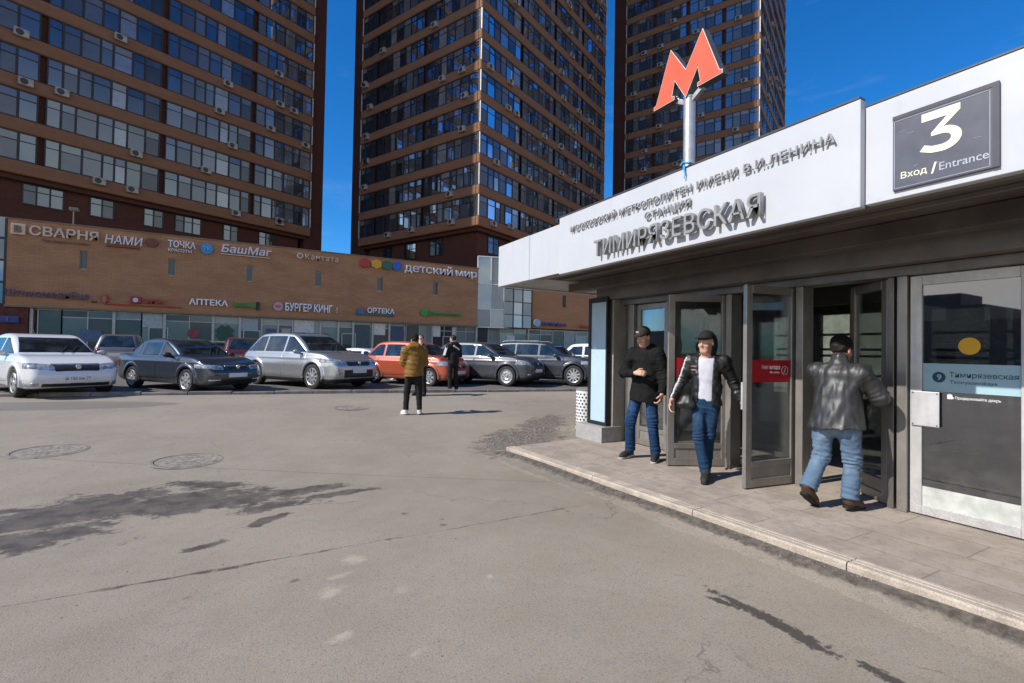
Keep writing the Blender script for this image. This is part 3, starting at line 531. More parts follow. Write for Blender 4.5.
# ================================================================== TOWERS
FL = 3.25; WZ0 = 15.4
def build_towers():
    band = brick('tower_band_tile', (.235, .118, .065), (.262, .132, .073), (.185, .092, .052), bw=1.2, rh=.35, msz=.01, var=.2)
    core = brick('tower_dark_brick', (.085, .030, .020), (.10, .037, .026), (.065, .025, .018), bw=.6, rh=.2, msz=.015, var=.3)
    glass = window_glass('tower_glass', .105, [(.018, .02, .024), (.03, .034, .042), (.012, .013, .016), (.022, .026, .034)], [(.10, .105, .11), (.2, .2, .195), (.065, .07, .085), (.14, .135, .13)], .30)
    post = M('corner_metal', (.55, .52, .48), .5, .1); frame = M('window_frame_dark', (.013, .012, .014), .5)
    acm = M('air_conditioner_case', (.36, .33, .29), .6, var=.2); fan = M('fan_grille', (.03, .03, .03), .5)
    soff = M('tower_soffit', (.07, .04, .03), .8)
    ac = MB(); ac.box(-.42, .42, -.32, 0, 0, .58); ac.lathe([(.0, -.335), (.22, -.335), (.24, -.322)], (-.1, 0, .29), 'Y', 14, 1); acme = ac.build('air_conditioner', [acm, fan], None, bevel=.02); me_ac = acme.data; bpy.data.objects.remove(acme)
    def win_unit(b, r, face, s0, s1, z, off, lo=3.0):
        # one glazed bay on a face: panes between thin mullions; face 'F' lies at y=off, face 'L' at x=off
        n = max(2, round((s1-s0)/1.1)); cuts = [s0]; ws = [r.uniform(.75, 1.3) for _ in range(n)]; tot = sum(ws)
        for w in ws: cuts.append(cuts[-1]+w/tot*(s1-s0))
        pt = (lambda s, d, zz: (s, off+d, zz)) if face == 'F' else (lambda s, d, zz: (off+d, s, zz))
        bx = (lambda a, c, d0, d1, za, zb: b.box(a, c, off+d0, off+d1, za, zb)) if face == 'F' else (lambda a, c, d0, d1, za, zb: b.box(off+d0, off+d1, a, c, za, zb))
        h = 2.19; tr = z+h*.68
        bx(s0, s1, -.03, .05, z, z+.07); bx(s0, s1, -.03, .05, z+h-.07, z+h); bx(s0+.06, s1-.06, -.02, .04, tr, tr+.055)
        for i, c in enumerate(cuts):
            w = .10 if i in (0, n) else .075; bx(max(s0, c-w), min(s1, c+w), -.025, .045, z+.07, z+h-.07)
        for i in range(n):
            a, c = cuts[i]+.07, cuts[i+1]-.07; ty, tz = r.uniform(-.03, .03), r.uniform(-.02, .02); op = r.random() < .06
            for za, zb in ((z+.07, tr), (tr+.055, z+h-.07)):
                q = [pt(a, -ty*.5+.02, za), pt(c, ty*.5+.02, za), pt(c, ty*.5+tz+.02, zb), pt(a, -ty*.5+tz+.02, zb)]
                b.quad(*q, 1)
    def tower(label, loc, x0, x1, y1, nfl, pierx, piery, fbays, lbays, seed, nind, base, flo=0, FL=FL, WZ0=WZ0):
        r = random.Random(seed); root = thing('tower_block', label, 'apartment tower', loc, rad(24.8), 'brown apartment towers behind the mall')
        top = WZ0+nfl*FL
        b = MB(); b.box(x0+.42, x1-.42, .42, y1-.42, 14.05, top+2); b.box(x0+1., x1-1., 1.0, y1-1., 0, 14.0)
        if pierx: b.box(x1-.45, x1+1.74, .55, y1-.6, 0, top+1)
        if piery: b.box(x0+.55, x1-.6, y1-.45, y1+2.2, 0, top+1)
        b.build('wall', core, root)
        f = MB()
        for k in range(nfl+1):
            z = WZ0+k*FL; t = .46
            f.box(x0, x1, 0, t, z-1.05, z); f.box(x0, x1, y1-t, y1, z-1.05, z); f.box(x0, x0+t, t, y1-t, z-1.05, z); f.box(x1-t, x1, t, y1-t, z-1.05, z)
        f.build('floor_band', band, root, bevel=.14, seg=3)
        s = MB(); s.box(x0+.46, x1-.46, .46, y1-.46, 14.0, 14.36); s.build('soffit', soff, root)
        for xx, yy in ((x0, 0), (x1, 0), (x0, y1)):
            c = MB()
            for k in range(nfl):
                z = WZ0+k*FL; c.box(xx+(.04 if xx == x0 else -.16), xx+(.16 if xx == x0 else -.04), yy+(.04 if yy == 0 else -.16), yy+(.16 if yy == 0 else -.04), z+.002, z+2.2)
            c.build('corner_post', post, root)
        hi = MB(); hi_f = []
        for k in range(nfl):
            z = WZ0+k*FL+.004; tgt = None
            for face, bays in (('F', fbays), ('L', lbays)):
                for a, e in bays:
                    off = .12 if face == 'F' else x0+.12
                    if flo <= k < nind: w = MB(); win_unit(w, r, face, a, e, z, off); w.build('window', [frame, glass], root)
                    else: win_unit(hi, r, face, a, e, z, off)
            if flo <= k < nind:
                for face, bays in (('F', fbays), ('L', lbays)):
                    for a, e in bays:
                        for _ in range(r.choice([0, 0, 1, 1, 2])):
                            s_ = r.uniform(a+.6, e-.6); o = link('air_conditioner', me_ac, root)
                            zz = z-r.choice([.55, .62, .35, .75]);
                            if face == 'F': o.location = (s_, -.005, zz)
                            else: o.location = (x0-.005, s_, zz); o.rotation_euler = (0, 0, -math.pi/2)
        if hi.v: tag(hi.build('upper_windows', [frame, glass], root), kind='stuff')
        for face, a, e, za, zb in base:
            w = MB(); n = 3 if e-a > 2.2 else 2; ww = (e-a)/n; off = (1.0-.05) if face == 'F' else x0+1.0-.05
            pt = (lambda s_, d, q: (s_, off+d, q)) if face == 'F' else (lambda s_, d, q: (off+d, s_, q))
            bx = (lambda p, q, d0, d1, u, v: w.box(p, q, off+d0, off+d1, u, v)) if face == 'F' else (lambda p, q, d0, d1, u, v: w.box(off+d0, off+d1, p, q, u, v))
            for i in range(n+1): bx(a+i*ww-.05, a+i*ww+.05, -.03, .06, za, zb)
            bx(a-.05, e+.05, -.035, .06, zb, zb+.08); bx(a-.05, e+.05, -.035, .06, za-.08, za); bx(a, e, -.02, .05, za+(zb-za)*.66, za+(zb-za)*.66+.06)
            for i in range(n): w.quad(pt(a+i*ww+.05, .02, za), pt(a+(i+1)*ww-.05, .02, za), pt(a+(i+1)*ww-.05, .02, zb), pt(a+i*ww+.05, .02, zb), 1)
            w.build('window', [frame, glass], root)
        return root
    def bays(x0, x1, st, first):
        out = []; x = first
        while x < x1-.5:
            a = max(x, x0)+.2; e = min(x+st, x1)-.2
            if e-a > 1: out.append((a, e))
            x += st
        return out
    X1 = -28.2
    tower('brown tower block at the left edge of the view cut by the frame', (6.877, 60.833, 0), X1, 0, 21.7, 24, True, False, bays(X1, 0, 8.1, -31.1), [], 1, 11,
          [('F', a, e, 12.4, 14.0-.1) for a, e in ((-23.8, -21.4), (-19.7, -18.1), (-15.9, -14.4), (-13.4, -11.2), (-9.1, -7.7), (-5.5, -4.))])
    tower('brown tower block in the middle with one sharp corner towards the viewer', (21.08, 45.219, 0), 0, 29.6, 20.0, 24, False, True, bays(0, 29.6, 7.4, 0), bays(0, 20, 8.3, .1), 2, 13,
          [('L', 6.0, 8.0, 12.1, 13.9), ('L', 10.3, 12.3, 12., 13.8), ('L', 14.6, 16., 12., 13.8), ('F', 2.8, 4.7, 12.1, 13.8), ('F', 8., 10, 12.1, 13.8)])
    tower('brown tower block behind the red M sign at the right', (61.74, 41.52, 0), 0, 26.0, 19.8, 24, False, True, bays(0, 26, 6.5, 0), bays(0, 19.8, 5.1, -.3), 3, 13, [], flo=1, FL=3.13, WZ0=14.88)
build_towers()
# far low blocks across the square, seen mirrored in the door glass
def far_block(label, x0, x1, y0, y1, h, col, seed):
    root = thing('office_block', label, 'building', ((x0+x1)/2, (y0+y1)/2, 0), 0, 'low blocks across the square'); r = random.Random(seed); hx, hy = (x1-x0)/2, (y1-y0)/2
    b = MB(); b.box(-hx, hx, -hy, hy, 0, h); b.box(-hx*.4, hx*.5, -hy*.5, hy*.4, h, h+2.5); b.build('wall', M('block_wall_%d' % seed, col, .8, var=.2), root)
    w = MB()
    for k in range(int(h/3.2)):
        y = -hy+1.5
        while y < hy-2: w.box(hx-.02, hx+.03, y, y+1.6, 1+k*3.2, 2.7+k*3.2); y += 2.6
    tag(w.build('windows', GL['slit'], root), kind='stuff')
far_block('long grey block across the square mirrored in the station door', -75, -55, 10, 80, 5.5, (.16, .15, .145), 1)
far_block('beige hall with long windows behind the metro pavilion', 20, 30, -14, 16, 5.2, (.36, .30, .24), 3)
far_block('taller grey block across the square mirrored in the station door', -110, -90, 30, 48, 10, (.13, .12, .12), 2)
# ================================================================== METRO PAVILION
XD = 5.42
def clear_glass(name, refl, tint, dirt=.06):
    t = NT(name)
    tr = t.n('BsdfTransparent'); tr.inputs['Color'].default_value = (*tint, 1)
    gl = t.n('BsdfGlossy'); gl.inputs['Roughness'].default_value = .015; gl.inputs['Color'].default_value = (.92, .95, 1, 1)
    lw = t.n('LayerWeight'); lw.inputs['Blend'].default_value = .3
    f = t.m_('ADD', refl, t.m_('MULTIPLY', lw.outputs['Fresnel'], .6), clamp=True)
    mx = t.n('MixShader'); t.put(mx.inputs[0], f); t.t.links.new(tr.outputs[0], mx.inputs[1]); t.t.links.new(gl.outputs[0], mx.inputs[2])
    df = t.n('BsdfDiffuse'); df.inputs['Color'].default_value = (.4, .38, .35, 1)
    z = t.sep(t.pos())[2]; n = t.noise(5, 6, .7, t.pos())
    d = t.m_('MULTIPLY', t.step(n, .35, .75), t.m_('ADD', dirt, t.step(z, .3, .9, dirt*2.5, 0)))
    m2 = t.n('MixShader'); t.put(m2.inputs[0], d); t.t.links.new(mx.outputs[0], m2.inputs[1]); t.t.links.new(df.outputs[0], m2.inputs[2]); t.t.links.new(m2.outputs[0], t.out.inputs[0])
    return t.m
def scuffed_metal(name, col, rough=.4, metal=.6, wear=.35):
    t = NT(name); P = t.pos(); z = t.sep(P)[2]
    n = t.noise(4, 6, .7, P); s = t.noise(9, 4, .7, t.vmul(P, (1, 1, .12))); f = t.noise(60, 3, .7, P)
    c = t.mix(t.step(n, .35, .7), tuple(q*.88 for q in col), tuple(min(1, q*1.1) for q in col))
    c = t.mix(t.step(s, .5, .75, 0, wear), c, tuple(q*.55 for q in col))
    low = t.m_('MULTIPLY', t.step(z, .1, .6, 1, 0), t.step(f, .4, .65)); c = t.mix(t.m_('MULTIPLY', low, wear), c, (.2, .17, .14))
    t.set(Base_Color=c, Metallic=metal, Roughness=t.step(s, .3, .7, rough*.8, rough*1.3)); t.bump(f, .04, .004); return t.m
def build_pavilion():
    t = NT('white_fascia'); P = t.pos(); x, y, z = t.sep(P)
    streak = t.noise(6, 5, .7, t.vmul(P, (1, 1, .1))); n = t.noise(1.5, 4, .6, P)
    c = t.mix(t.step(n, .3, .7), (.49, .505, .528), (.52, .535, .555)); c = t.mix(t.step(streak, .5, .8, 0, .45), c, (.42, .42, .41))
    c = t.mix(t.m_('MULTIPLY', t.step(t.noise(14, 5, .7, P), .55, .75), t.step(z, 2.58, 2.75, .45, 0)), c, (.42, .38, .33))
    t.set(Base_Color=c, Roughness=.42); t.bump(t.noise(1.6, 3, .5, P), .3, .04); FAS = t.m
    root = thing('metro_entrance_pavilion', 'low metro entrance pavilion with white fascia and metal glazed doors', 'metro pavilion', (0, 0, 0))
    bro = M('brown_soffit', (.105, .085, .075), .6, .2, var=.25, vs=2); bro2 = M('grey_brown_beam', (.175, .155, .14), .5, .3, var=.2, vs=2); edge = M('dark_edge_trim', (.05, .05, .052), .5)
    lits = M('pale_soffit_panel', (.36, .35, .335), .5, .1, var=.2, vs=1.5)
    fr = scuffed_metal('door_frame_metal', (.34, .315, .285)); frd = scuffed_metal('dark_door_metal', (.20, .185, .17)); frl = scuffed_metal('silver_door_metal', (.60, .59, .575), .45, .45, .25)
    cg = clear_glass('door_glass', .08, (.82, .86, .84)); cgm = clear_glass('mirror_door_glass', .19, (.30, .31, .32), .03)
    for y0, y1, xx, za, zb in ((6.39, 7.41, 3.85, 2.607, 3.296), (5.503, 6.38, 3.85, 2.604, 3.292), (1.785, 5.5, 3.79, 2.571, 3.344), (.2, 1.782, 3.852, 2.593, 3.292), (-2.5, .19, 3.852, 2.593, 3.292)):
        b = MB(); b.box(xx, xx+.07, y0, y1, za, zb); b.build('fascia_panel', FAS, root, bevel=.004, seg=1)
    b = MB(); b.box(3.93, 9.9, 7.34, 7.405, 2.607, 3.29); b.build('fascia_panel', FAS, root)
    b = MB(); b.box(3.862, 3.93, -2.5, 7.33, 3.2, 3.28); b.box(3.94, 9.9, -2.5, 7.33, 3.05, 3.22); b.build('roof', edge, root)
    e = MB(); e.box(3.785, 3.865, 1.79, 5.495, 3.346, 3.362); e.box(3.848, 3.925, -2.5, 1.78, 3.294, 3.306); e.build('roof_edge_trim', edge, root)
    # soffit, stepped beams, header above the doors
    s = MB(); s.box(3.93, 9.9, -2.5, 6.32, 2.66, 2.70); s.build('soffit', bro, root)
    s = MB(); s.box(3.925, 9.9, 6.325, 7.335, 2.63, 2.67); s.build('soffit_panel', lits, root)
    s = MB(); s.box(3.87, 4.02, -2.5, 6.3, 2.60, 2.655); s.box(4.35, 4.38, -2.5, 6.3, 2.625, 2.656); s.build('soffit_trim', bro2, root)
    s = MB(); s.box(4.75, 4.95, -2.5, 6.6, 2.50, 2.655); s.box(4.955, 5.02, -2.5, 6.5, 2.56, 2.655); s.build('beam', bro, root, bevel=.006)
    s = MB(); s.box(5.10, 5.60, -2.5, 6.30, 2.36, 2.56); s.build('beam', bro2, root, bevel=.006)
    s = MB(); s.box(5.30, 5.55, -2.5, 6.28, 2.27, 2.355); s.build('door_header', frd, root, bevel=.004)
    # posts between the doors
    def post(y0, y1, x0=5.34, x1=5.54, m=None): p = MB(); p.box(x0, x1, y0, y1, .1, 2.27); p.build('door_post', m or fr, root, bevel=.006)
    post(5.68, 5.80); post(4.95, 5.02); post(3.955, 4.035); post(3.07, 3.15); post(2.235, 2.29, 5.36, 5.5, frd); post(2.125, 2.205); post(1.2, 1.29); post(.3, .39)
    p = MB(); p.box(5.17, 5.6, 5.95, 6.27, .1, 2.36); p.build('pillar', scuffed_metal('pillar_cladding', (.43, .40, .36), .5, .3), root, bevel=.008)
    p = MB(); p.box(5.42, 5.5, 5.80, 5.97, .1, 2.27); p.build('side_panel', frd, root)
    # a door leaf: free edge A, hinge B (xy), built as frame with glass, kick panel and handle
    def leaf(A, B, label, mat, gm, z0=.112, z1=2.262, st=.085, kick=.36, handle=None, kickm=None, foot=.09):
        A, B = Vector((*A, 0)), Vector((*B, 0)); d = (B-A).normalized(); L = (B-A).length; n = Vector((-d.y, d.x, 0)); th = .024
        def ob(b, s0, s1, za, zb, t=th, m=0, o=0.): c = A+d*((s0+s1)/2)+n*o; b.obox((c.x, c.y, (za+zb)/2), d*((s1-s0)/2), n*t, (0, 0, (zb-za)/2), m)
        f = MB(); ob(f, 0, st, z0, z1); ob(f, L-st, L, z0, z1); ob(f, st, L-st, z1-st, z1); ob(f, st, L-st, z0, z0+foot)
        if kick: ob(f, st, L-st, kick-.035, kick+.03)
        o = f.build('door', mat, root, bevel=.004, seg=1); tag(o, label)
        g = MB(); ob(g, st, L-st, (kick+.03) if kick else z0+foot, z1-st, .006); g.build('glass', gm, o)
        if kick: k = MB(); ob(k, st, L-st, z0+foot, kick-.035, .01); k.build('kick_plate', kickm or mat, o)
        if handle:
            h = MB(); s0, za, zb, sg = handle
            for sgn in ((1, -1) if sg == 0 else (sg,)):
                c = A+d*s0+n*.07*sgn; q = A+d*s0
                h.tube((c.x, c.y, za), (c.x, c.y, zb), .016); h.tube((q.x, q.y, za+.03), (c.x, c.y, za+.03), .01); h.tube((q.x, q.y, zb-.03), (c.x, c.y, zb-.03), .01)
            h.build('handle', frl, o)
        return o, A, d, n, ob
    kp = scuffed_metal('kick_plate', (.30, .28, .25), .5, .4, .5)
    leaf((XD, 5.675), (XD, 5.025), 'closed door behind the man in black coat', fr, cg, kickm=kp)
    HS = 1
    d1 = leaf((4.717, 4.40), (5.40, 4.045), 'open door leaf with red notice beside the man in black coat', fr, cg, handle=(.05, .93, 1.22, HS), kickm=kp)
    d2 = leaf((4.655, 3.285), (5.40, 3.19), 'open door leaf with red notice in the middle', fr, cg, handle=(.05, .93, 1.22, HS), kickm=kp)
    leaf((5.80, 2.80), (5.43, 2.30), 'door leaf being pushed inwards by the man in leather jacket', fr, cg, kick=.30, kickm=kp)
    d4 = leaf((XD-.02, 2.115), (XD-.02, 1.30), 'closed silver door with light blue station sticker', frl, cgm, st=.088, kick=None, foot=.085)
    leaf((XD-.02, 1.19), (XD-.02, .40), 'closed silver door nearest the viewer', frl, cgm, kick=None)
    leaf((XD-.02, .29), (XD-.02, -.5), 'closed silver door out at the right edge', frl, cgm, kick=None)
    RED = M('red_notice', (.42, .012, .022), .5, var=.04); LW = M('sticker_white', (.8, .8, .8), .5, var=.02)
    for (o, A, d, n, ob), s0, s1, full in ((d1, .086, .68, 0), (d2, .086, .662, 1)):
        sgn = -1 if full else -1
        nn = n if n.dot(Vector((-.7, -.7, 0))) > 0 else -n; off = .012
        b = MB(); c = A+d*((s0+s1)/2)+nn*.009; b.obox((c.x, c.y, 1.342), d*((s1-s0)/2), nn*.002, (0, 0, .12)); st = b.build('notice', RED, o)
        r = d; q = A+d*(s0+.15)+nn*.0125; text('lettering', 'Нет входа', LW, (q.x, q.y, 1.355), r, UP, .27, .055, .001, .002, o); q = A+d*(s0+.27)+nn*.0125; text('lettering', 'No entry', LW, (q.x, q.y, 1.315), r, UP, .14, .026, .001, 0, o)
        b = MB(); c = A+d*(s1-.085)+nn*.0125
        for k in range(28):
            if 19 < k < 22: continue
            a = 2*math.pi*k/28; a2 = 2*math.pi*(k+1)/28; P0 = [c+d*(rr*math.cos(w))+Vector((0, 0, 1.35+rr*math.sin(w))) for rr, w in ((.05, a), (.05, a2), (.043, a2), (.043, a))]; b.quad(*P0)
        w0 = [c+d*i+Vector((0, 0, 1.35+j)) for i, j in ((-.018, -.03), (-.008, -.03), (.016, .028), (.006, .028))]; b.quad(*w0); b.build('no_entry_mark', LW, o)
    # stickers on the silver door
    o, A, d, n, ob = d4; X4 = XD-.02-.0065; CY = M('light_blue_sticker', (.33, .50, .545), .5, var=.05); NAVY = M('navy_print', (.012, .05, .085), .5); YE = M('yellow_disc', (.72, .38, .008), .5, var=.05)
    b = MB(); b.box(X4-.0015, X4-.0005, 1.392, 2.022, 1.222, 1.468); b.build('station_sticker', CY, o)
    b = MB(); b.prism([(X4-.001, 1.703+.073*math.cos(2*math.pi*i/32), 1.622+.073*math.sin(2*math.pi*i/32)) for i in range(32)], (-.001, 0, 0)); b.build('yellow_disc', YE, o)
    b = MB()
    b.prism([(X4-.003, 1.908+.047*math.cos(2*math.pi*i/24), 1.348+.047*math.sin(2*math.pi*i/24)) for i in range(24)], (-.0006, 0, 0)); b.build('line_badge', NAVY, o)
    LT = (0, -1, 0)
    text('lettering', '9', CY, (X4-.0042, 1.922, 1.322), LT, UP, None, .052, .0005, .02, o)
    text('lettering', 'Тимирязевская', NAVY, (X4-.003, 1.835, 1.340), LT, UP, .432, .058, .0005, .006, o)
    text('lettering', 'Timiryazevskaya', NAVY, (X4-.003, 1.833, 1.288), LT, UP, .305, .038, .0005, 0, o)
    text('lettering', 'Придерживайте дверь', LW, (X4-.001, 1.797, 1.158), LT, UP, .29, .03, .0005, .002, o)
    b = MB(); b.box(X4-.002, X4-.001, 1.815, 1.85, 1.162, 1.192)
    for i in range(4): b.box(X4-.002, X4-.001, 1.817+i*.009, 1.823+i*.009, 1.192, 1.202+.004*(i in (1, 2)))
    b.box(X4-.002, X4-.001, 1.808, 1.815, 1.165, 1.180); b.build('hand_mark', LW, o)
    b = MB(); b.box(XD-.062, XD-.044, 1.895, 2.10, .905, 1.215); q = b.build('push_plate', scuffed_metal('plate_metal', (.62, .61, .62), .5, .5, .2), o, bevel=.004)
    q = MB()
    for yy in (1.91, 2.085):
        for zz in (.92, 1.2): q.tube((XD-.0625, yy, zz), (XD-.066, yy, zz), .006, n=8)
    q.build('screw', edge, o)
    b = MB(); b.box(X4-.002, X4-.0008, 1.388, 2.027, .197, .365); b.build('kick_plate', M('frosted_film', (.50, .515, .475), .6, var=.2, vs=6), o)
    # hall behind: inner door row, back wall with windows, side walls
    hall = M('hall_wall', (.22, .20, .18), .7, var=.2); din = M('hall_dark', (.05, .046, .043), .6)
    b = MB(); b.box(9.8, 9.9, -2.5, 6.28, .1, .75); b.box(9.8, 9.9, -2.5, 6.28, 2.3, 2.66); y = -2.5
    while y < 6.2:
        b.box(9.8, 9.9, y, y+.16, .75, 2.3); y += 1.3
    for zz in (1.15, 1.5, 1.62, 1.9): b.box(9.82, 9.88, -2.4, 6.2, zz, zz+.045)
    b.box(5.6, 9.8, 6.22, 6.3, .1, 2.65); b.box(5.6, 9.8, -2.5, -2.4, .1, 2.65); b.build('back_wall', hall, root)
    g = MB(); g.box(9.84, 9.86, -2.4, 6.2, .75, 2.3); g.build('back_window', clear_glass('hall_glass', .08, (.84, .92, .90)), root)
    b = MB(); y = -2.2
    while y < 6.2: b.box(7.4, 7.48, y, y+.07, .1, 2.4); y += .82
    b.box(7.38, 7.5, -2.4, 6.2, 2.25, 2.655); b.box(7.4, 7.48, -2.4, 6.2, .1, .35); b.build('inner_door_frame', din, root)
    b = MB(); b.box(7.43, 7.45, -2.4, 6.2, .35, 2.25); b.build('inner_glass', clear_glass('inner_glass', .05, (.82, .86, .85), .06), root)
    b = MB(); b.box(8.2, 8.6, 2.6, 3.4, .1, 1.2); b.box(8.2, 8.6, 4.3, 4.9, .1, 1.1); b.build('counter', din, root)
    # raised letters on the fascia
    lm = scuffed_metal('letter_metal', (.285, .285, .28), .45, .1, .2); lm2 = scuffed_metal('thin_letter_metal', (.31, .305, .30), .45, .1, .2)
    XF = 3.79
    text('lettering', 'ТИМИРЯЗЕВСКАЯ', lm, (XF, 4.665, 2.672), LT, UP, 2.17, .195, .048, .006, root, 1.05, 0, .022)
    text('lettering', 'МОСКОВСКИЙ МЕТРОПОЛИТЕН ИМЕНИ В.И.ЛЕНИНА', lm2, (XF, 5.2, 3.086), LT, UP, 3.26, .094, .018, .008, root, 1.12, 0, .016)
    text('lettering', 'СТАНЦИЯ', lm2, (XF, 3.855, 2.932), LT, UP, .605, .09, .018, .008, root, 1.1, 0, .016)
build_pavilion()
def small_station_things():
    # entrance number board
    DK = M('slate_sign', (.075, .08, .105), .45, var=.12, vs=8); RM = M('sign_rim', (.05, .052, .07), .5); CR = M('cream_print', (.83, .80, .60), .5, var=.02); GR = M('grey_line', (.4, .42, .48), .5); LT = (0, -1, 0)
    t = thing('entrance_sign', 'dark slate board with number 3 on the white fascia', 'sign', (3.85, 1.342, 2.64))
    b = MB(); b.box(-.018, -.001, -.266, .266, 0, .508); b.build('board', DK, t, bevel=.004)
    b = MB(); b.box(-.0205, -.0185, -.266, -.236, .002, .506); b.box(-.0205, -.0185, -.236, .266, .48, .506); b.build('rim', RM, t)
    b = MB()
    for a in ((-.225, .255, .467, .470), (-.225, .255, .012, .015)): b.box(-.0203, -.0183, a[0], a[1], a[2], a[3])
    b.box(-.0203, -.0183, .254, .257, .012, .47); b.box(-.0203, -.0183, -.226, -.223, .012, .47)
    r = random.Random(4)
    for i in range(9):
        y, z = r.uniform(-.2, .24), r.uniform(.05, .44); b.obox((-.0192, y, z), (.0006, 0, 0), (0, r.uniform(.006, .02), r.uniform(-.004, .004)), (0, 0, .0009))
    b.build('scratched_line', GR, t)
    # a bold flat-topped 3
    def arc(cy, cz, ry, rz, a0, a1, n): return [(cy+ry*math.cos(rad(a0+(a1-a0)*i/n)), cz+rz*math.sin(rad(a0+(a1-a0)*i/n))) for i in range(n+1)]
    out = [(-.105, .455), (.09, .455), (.09, .415), (.005, .335)]+arc(.0, .262, .098, .078, 78, -105, 14)+[(-.055, .19), (-.115, .215), (-.09, .25), (-.05, .232)]
    out += arc(-.002, .262, .048, .034, -100, 88, 10)+[(-.055, .297), (-.055, .318), (.025, .402), (-.105, .402)]
    c = MB(); c.prism([(-.0195, -y, z) for y, z in out], (-.0015, 0, 0)); c.build('number', CR, t)
    text('lettering', 'Вход', CR, (-.0195, .218, .062), LT, UP, .142, .052, .001, .008, t); text('lettering', '/', CR, (-.0195, .056, .055), LT, UP, .03, .07, .001, .03, t)
    text('lettering', 'Entrance', GR, (-.0195, .014, .064), LT, UP, .235, .05, .001, .008, t)
    # red M on its mast
    t = thing('metro_sign', 'red metro letter M on a steel mast above the fascia', 'metro sign', (4.2, 3.65, 3.185)); ST = M('mast_steel', (.50, .50, .49), .4, .6, var=.15, vs=6)
    b = MB(); b.tube((0, 0, 0), (0, 0, 1.12), .062, n=20); b.lathe([(0, 1.13), (.05, 1.13), (.066, 1.12), (.066, 1.10)], n=20); b.lathe([(.12, 0), (.12, .02), (.065, .03)], n=20); b.build('mast', ST, t, smooth=True)
    b = MB(); zb = 1.26
    for sg in (1, -1):
        b.obox((0, sg*.09, 1.10), (.025, 0, 0), (0, sg*.075, .045), (0, -.014*sg, .022)); b.obox((0, -.006+sg*.2, 1.2), (.025, 0, 0), (0, sg*.05, .075), (0, -.024*sg, .014))
    b.build('bracket', ST, t, bevel=.006)
    Lh = [(.45, 1.135), (.435, 1.18), (.40, 1.18), (.235, 1.72), (.19, 1.72), (0., 1.40), (-.0, 1.40)]
    Lo = [(.46, 1.135), (.46, 1.175), (.425, 1.185), (.215, 1.725), (.0, 1.40), (-.215, 1.725), (-.425, 1.185), (-.46, 1.175), (-.46, 1.135), (-.155, 1.135), (-.155, 1.178), (-.19, 1.183), (-.155, 1.345), (-.0, 1.09), (.155, 1.345), (.19, 1.183), (.155, 1.178), (.155, 1.135)]
    dy = -.012; redm = M('red_letter_face', (.62, .105, .045), .45, var=.06); wt = M('letter_edge_white', (.75, .72, .66), .5); sd = M('letter_side_grey', (.10, .10, .105), .5)
    cen = (0, 1.40)
    def shape(k, off): return [(-.0+off, dy+y*k, 1.40+(z-1.40)*k) for y, z in Lo]
    b = MB(); b.prism(shape(1.0, -.075), (.10, 0, 0)); b.build('letter_body', sd, t)
    b = MB(); b.prism(shape(1.0, -.0775), (.002, 0, 0)); b.build('letter_edge', wt, t)
    # red face inset from the outline
    n = len(Lo); ins = []
    area = sum(Lo[i][0]*Lo[(i+1) % n][1]-Lo[(i+1) % n][0]*Lo[i][1] for i in range(n)); sg = 1 if area > 0 else -1
    for i in range(n):
        p0, p, p1 = Vector(Lo[i-1]), Vector(Lo[i]), Vector(Lo[(i+1) % n]); a = (p-p0).normalized(); c = (p1-p).normalized(); na = Vector((-a.y, a.x))*sg; nc = Vector((-c.y, c.x))*sg
        h = (na+nc); h = h/max(.35, h.dot(na)) ; ins.append(p+h*.0055)
    b = MB(); b.prism([(-.080, dy+q.x, q.y) for q in ins], (.002, 0, 0)); b.build('letter_face', redm, t)
    # blue ribbon on the fascia edge
    t = MB(); bl = M('blue_ribbon', (.05, .32, .62), .7); pts = [(3.772, 3.34, 3.375), (3.768, 3.335, 3.33), (3.772, 3.325, 3.28), (3.765, 3.33, 3.235)]
    for i in range(3): t.obox([(a+b_)/2 for a, b_ in zip(pts[i], pts[i+1])], (0, .012-.003*i, .002*i), (.0015, 0, 0), tuple((b_-a)/2 for a, b_ in zip(pts[i], pts[i+1])))
    t.obox((3.79, 3.30, 3.385), (.0, .035, .012), (.03, 0, 0), (0, -.002, .006)); t.obox((3.78, 3.36, 3.392), (0, .02, -.012), (.02, 0, 0), (0, .003, .005))
    tag(t.build('ribbon', bl), 'blue ribbon tied over the fascia edge below the M mast', 'ribbon')
    # display case on a stone plinth at the corner
    t = thing('display_case', 'tall pale blue display case in a black frame at the pavilion corner', 'display case', (5.06, 6.2, .1)); bk = M('black_case', (.012, .013, .015), .5); bp = M('pale_blue_panel', (.42, .56, .66), .55, var=.04)
    b = MB(); b.box(0, .08, -.22, -.19, .245, 2.3); b.box(0, .08, .19, .25, .245, 2.3); b.box(0, .08, -.19, .19, .245, .30); b.box(0, .08, -.19, .19, 2.22, 2.3); b.box(.05, .08, -.19, .19, .3, 2.22); b.build('frame', bk, t, bevel=.004)
    b = MB(); b.box(.02, .049, -.19, .19, .3, 2.22); b.build('panel', bp, t)
    b = MB(); b.box(-.13, .28, -.28, .38, -.0, .24); tag(b.build('plinth', M('grey_granite', (.33, .325, .31), .7, var=.2, vs=20, bump=.1, fine=.5)), 'grey granite plinth under the pale blue display case', 'plinth').location = (5.06, 6.2, .1)
    # perforated litter bin
    t = thing('litter_bin', 'white perforated litter bin behind the pavilion corner', 'litter bin', (5.86, 7.5, gz(7.5))); n = 26; b = MB(); hl = b
    b.lathe([(.195, 0), (.2, .02), (.2, .74), (.19, .74), (.19, .0)], n=40); 
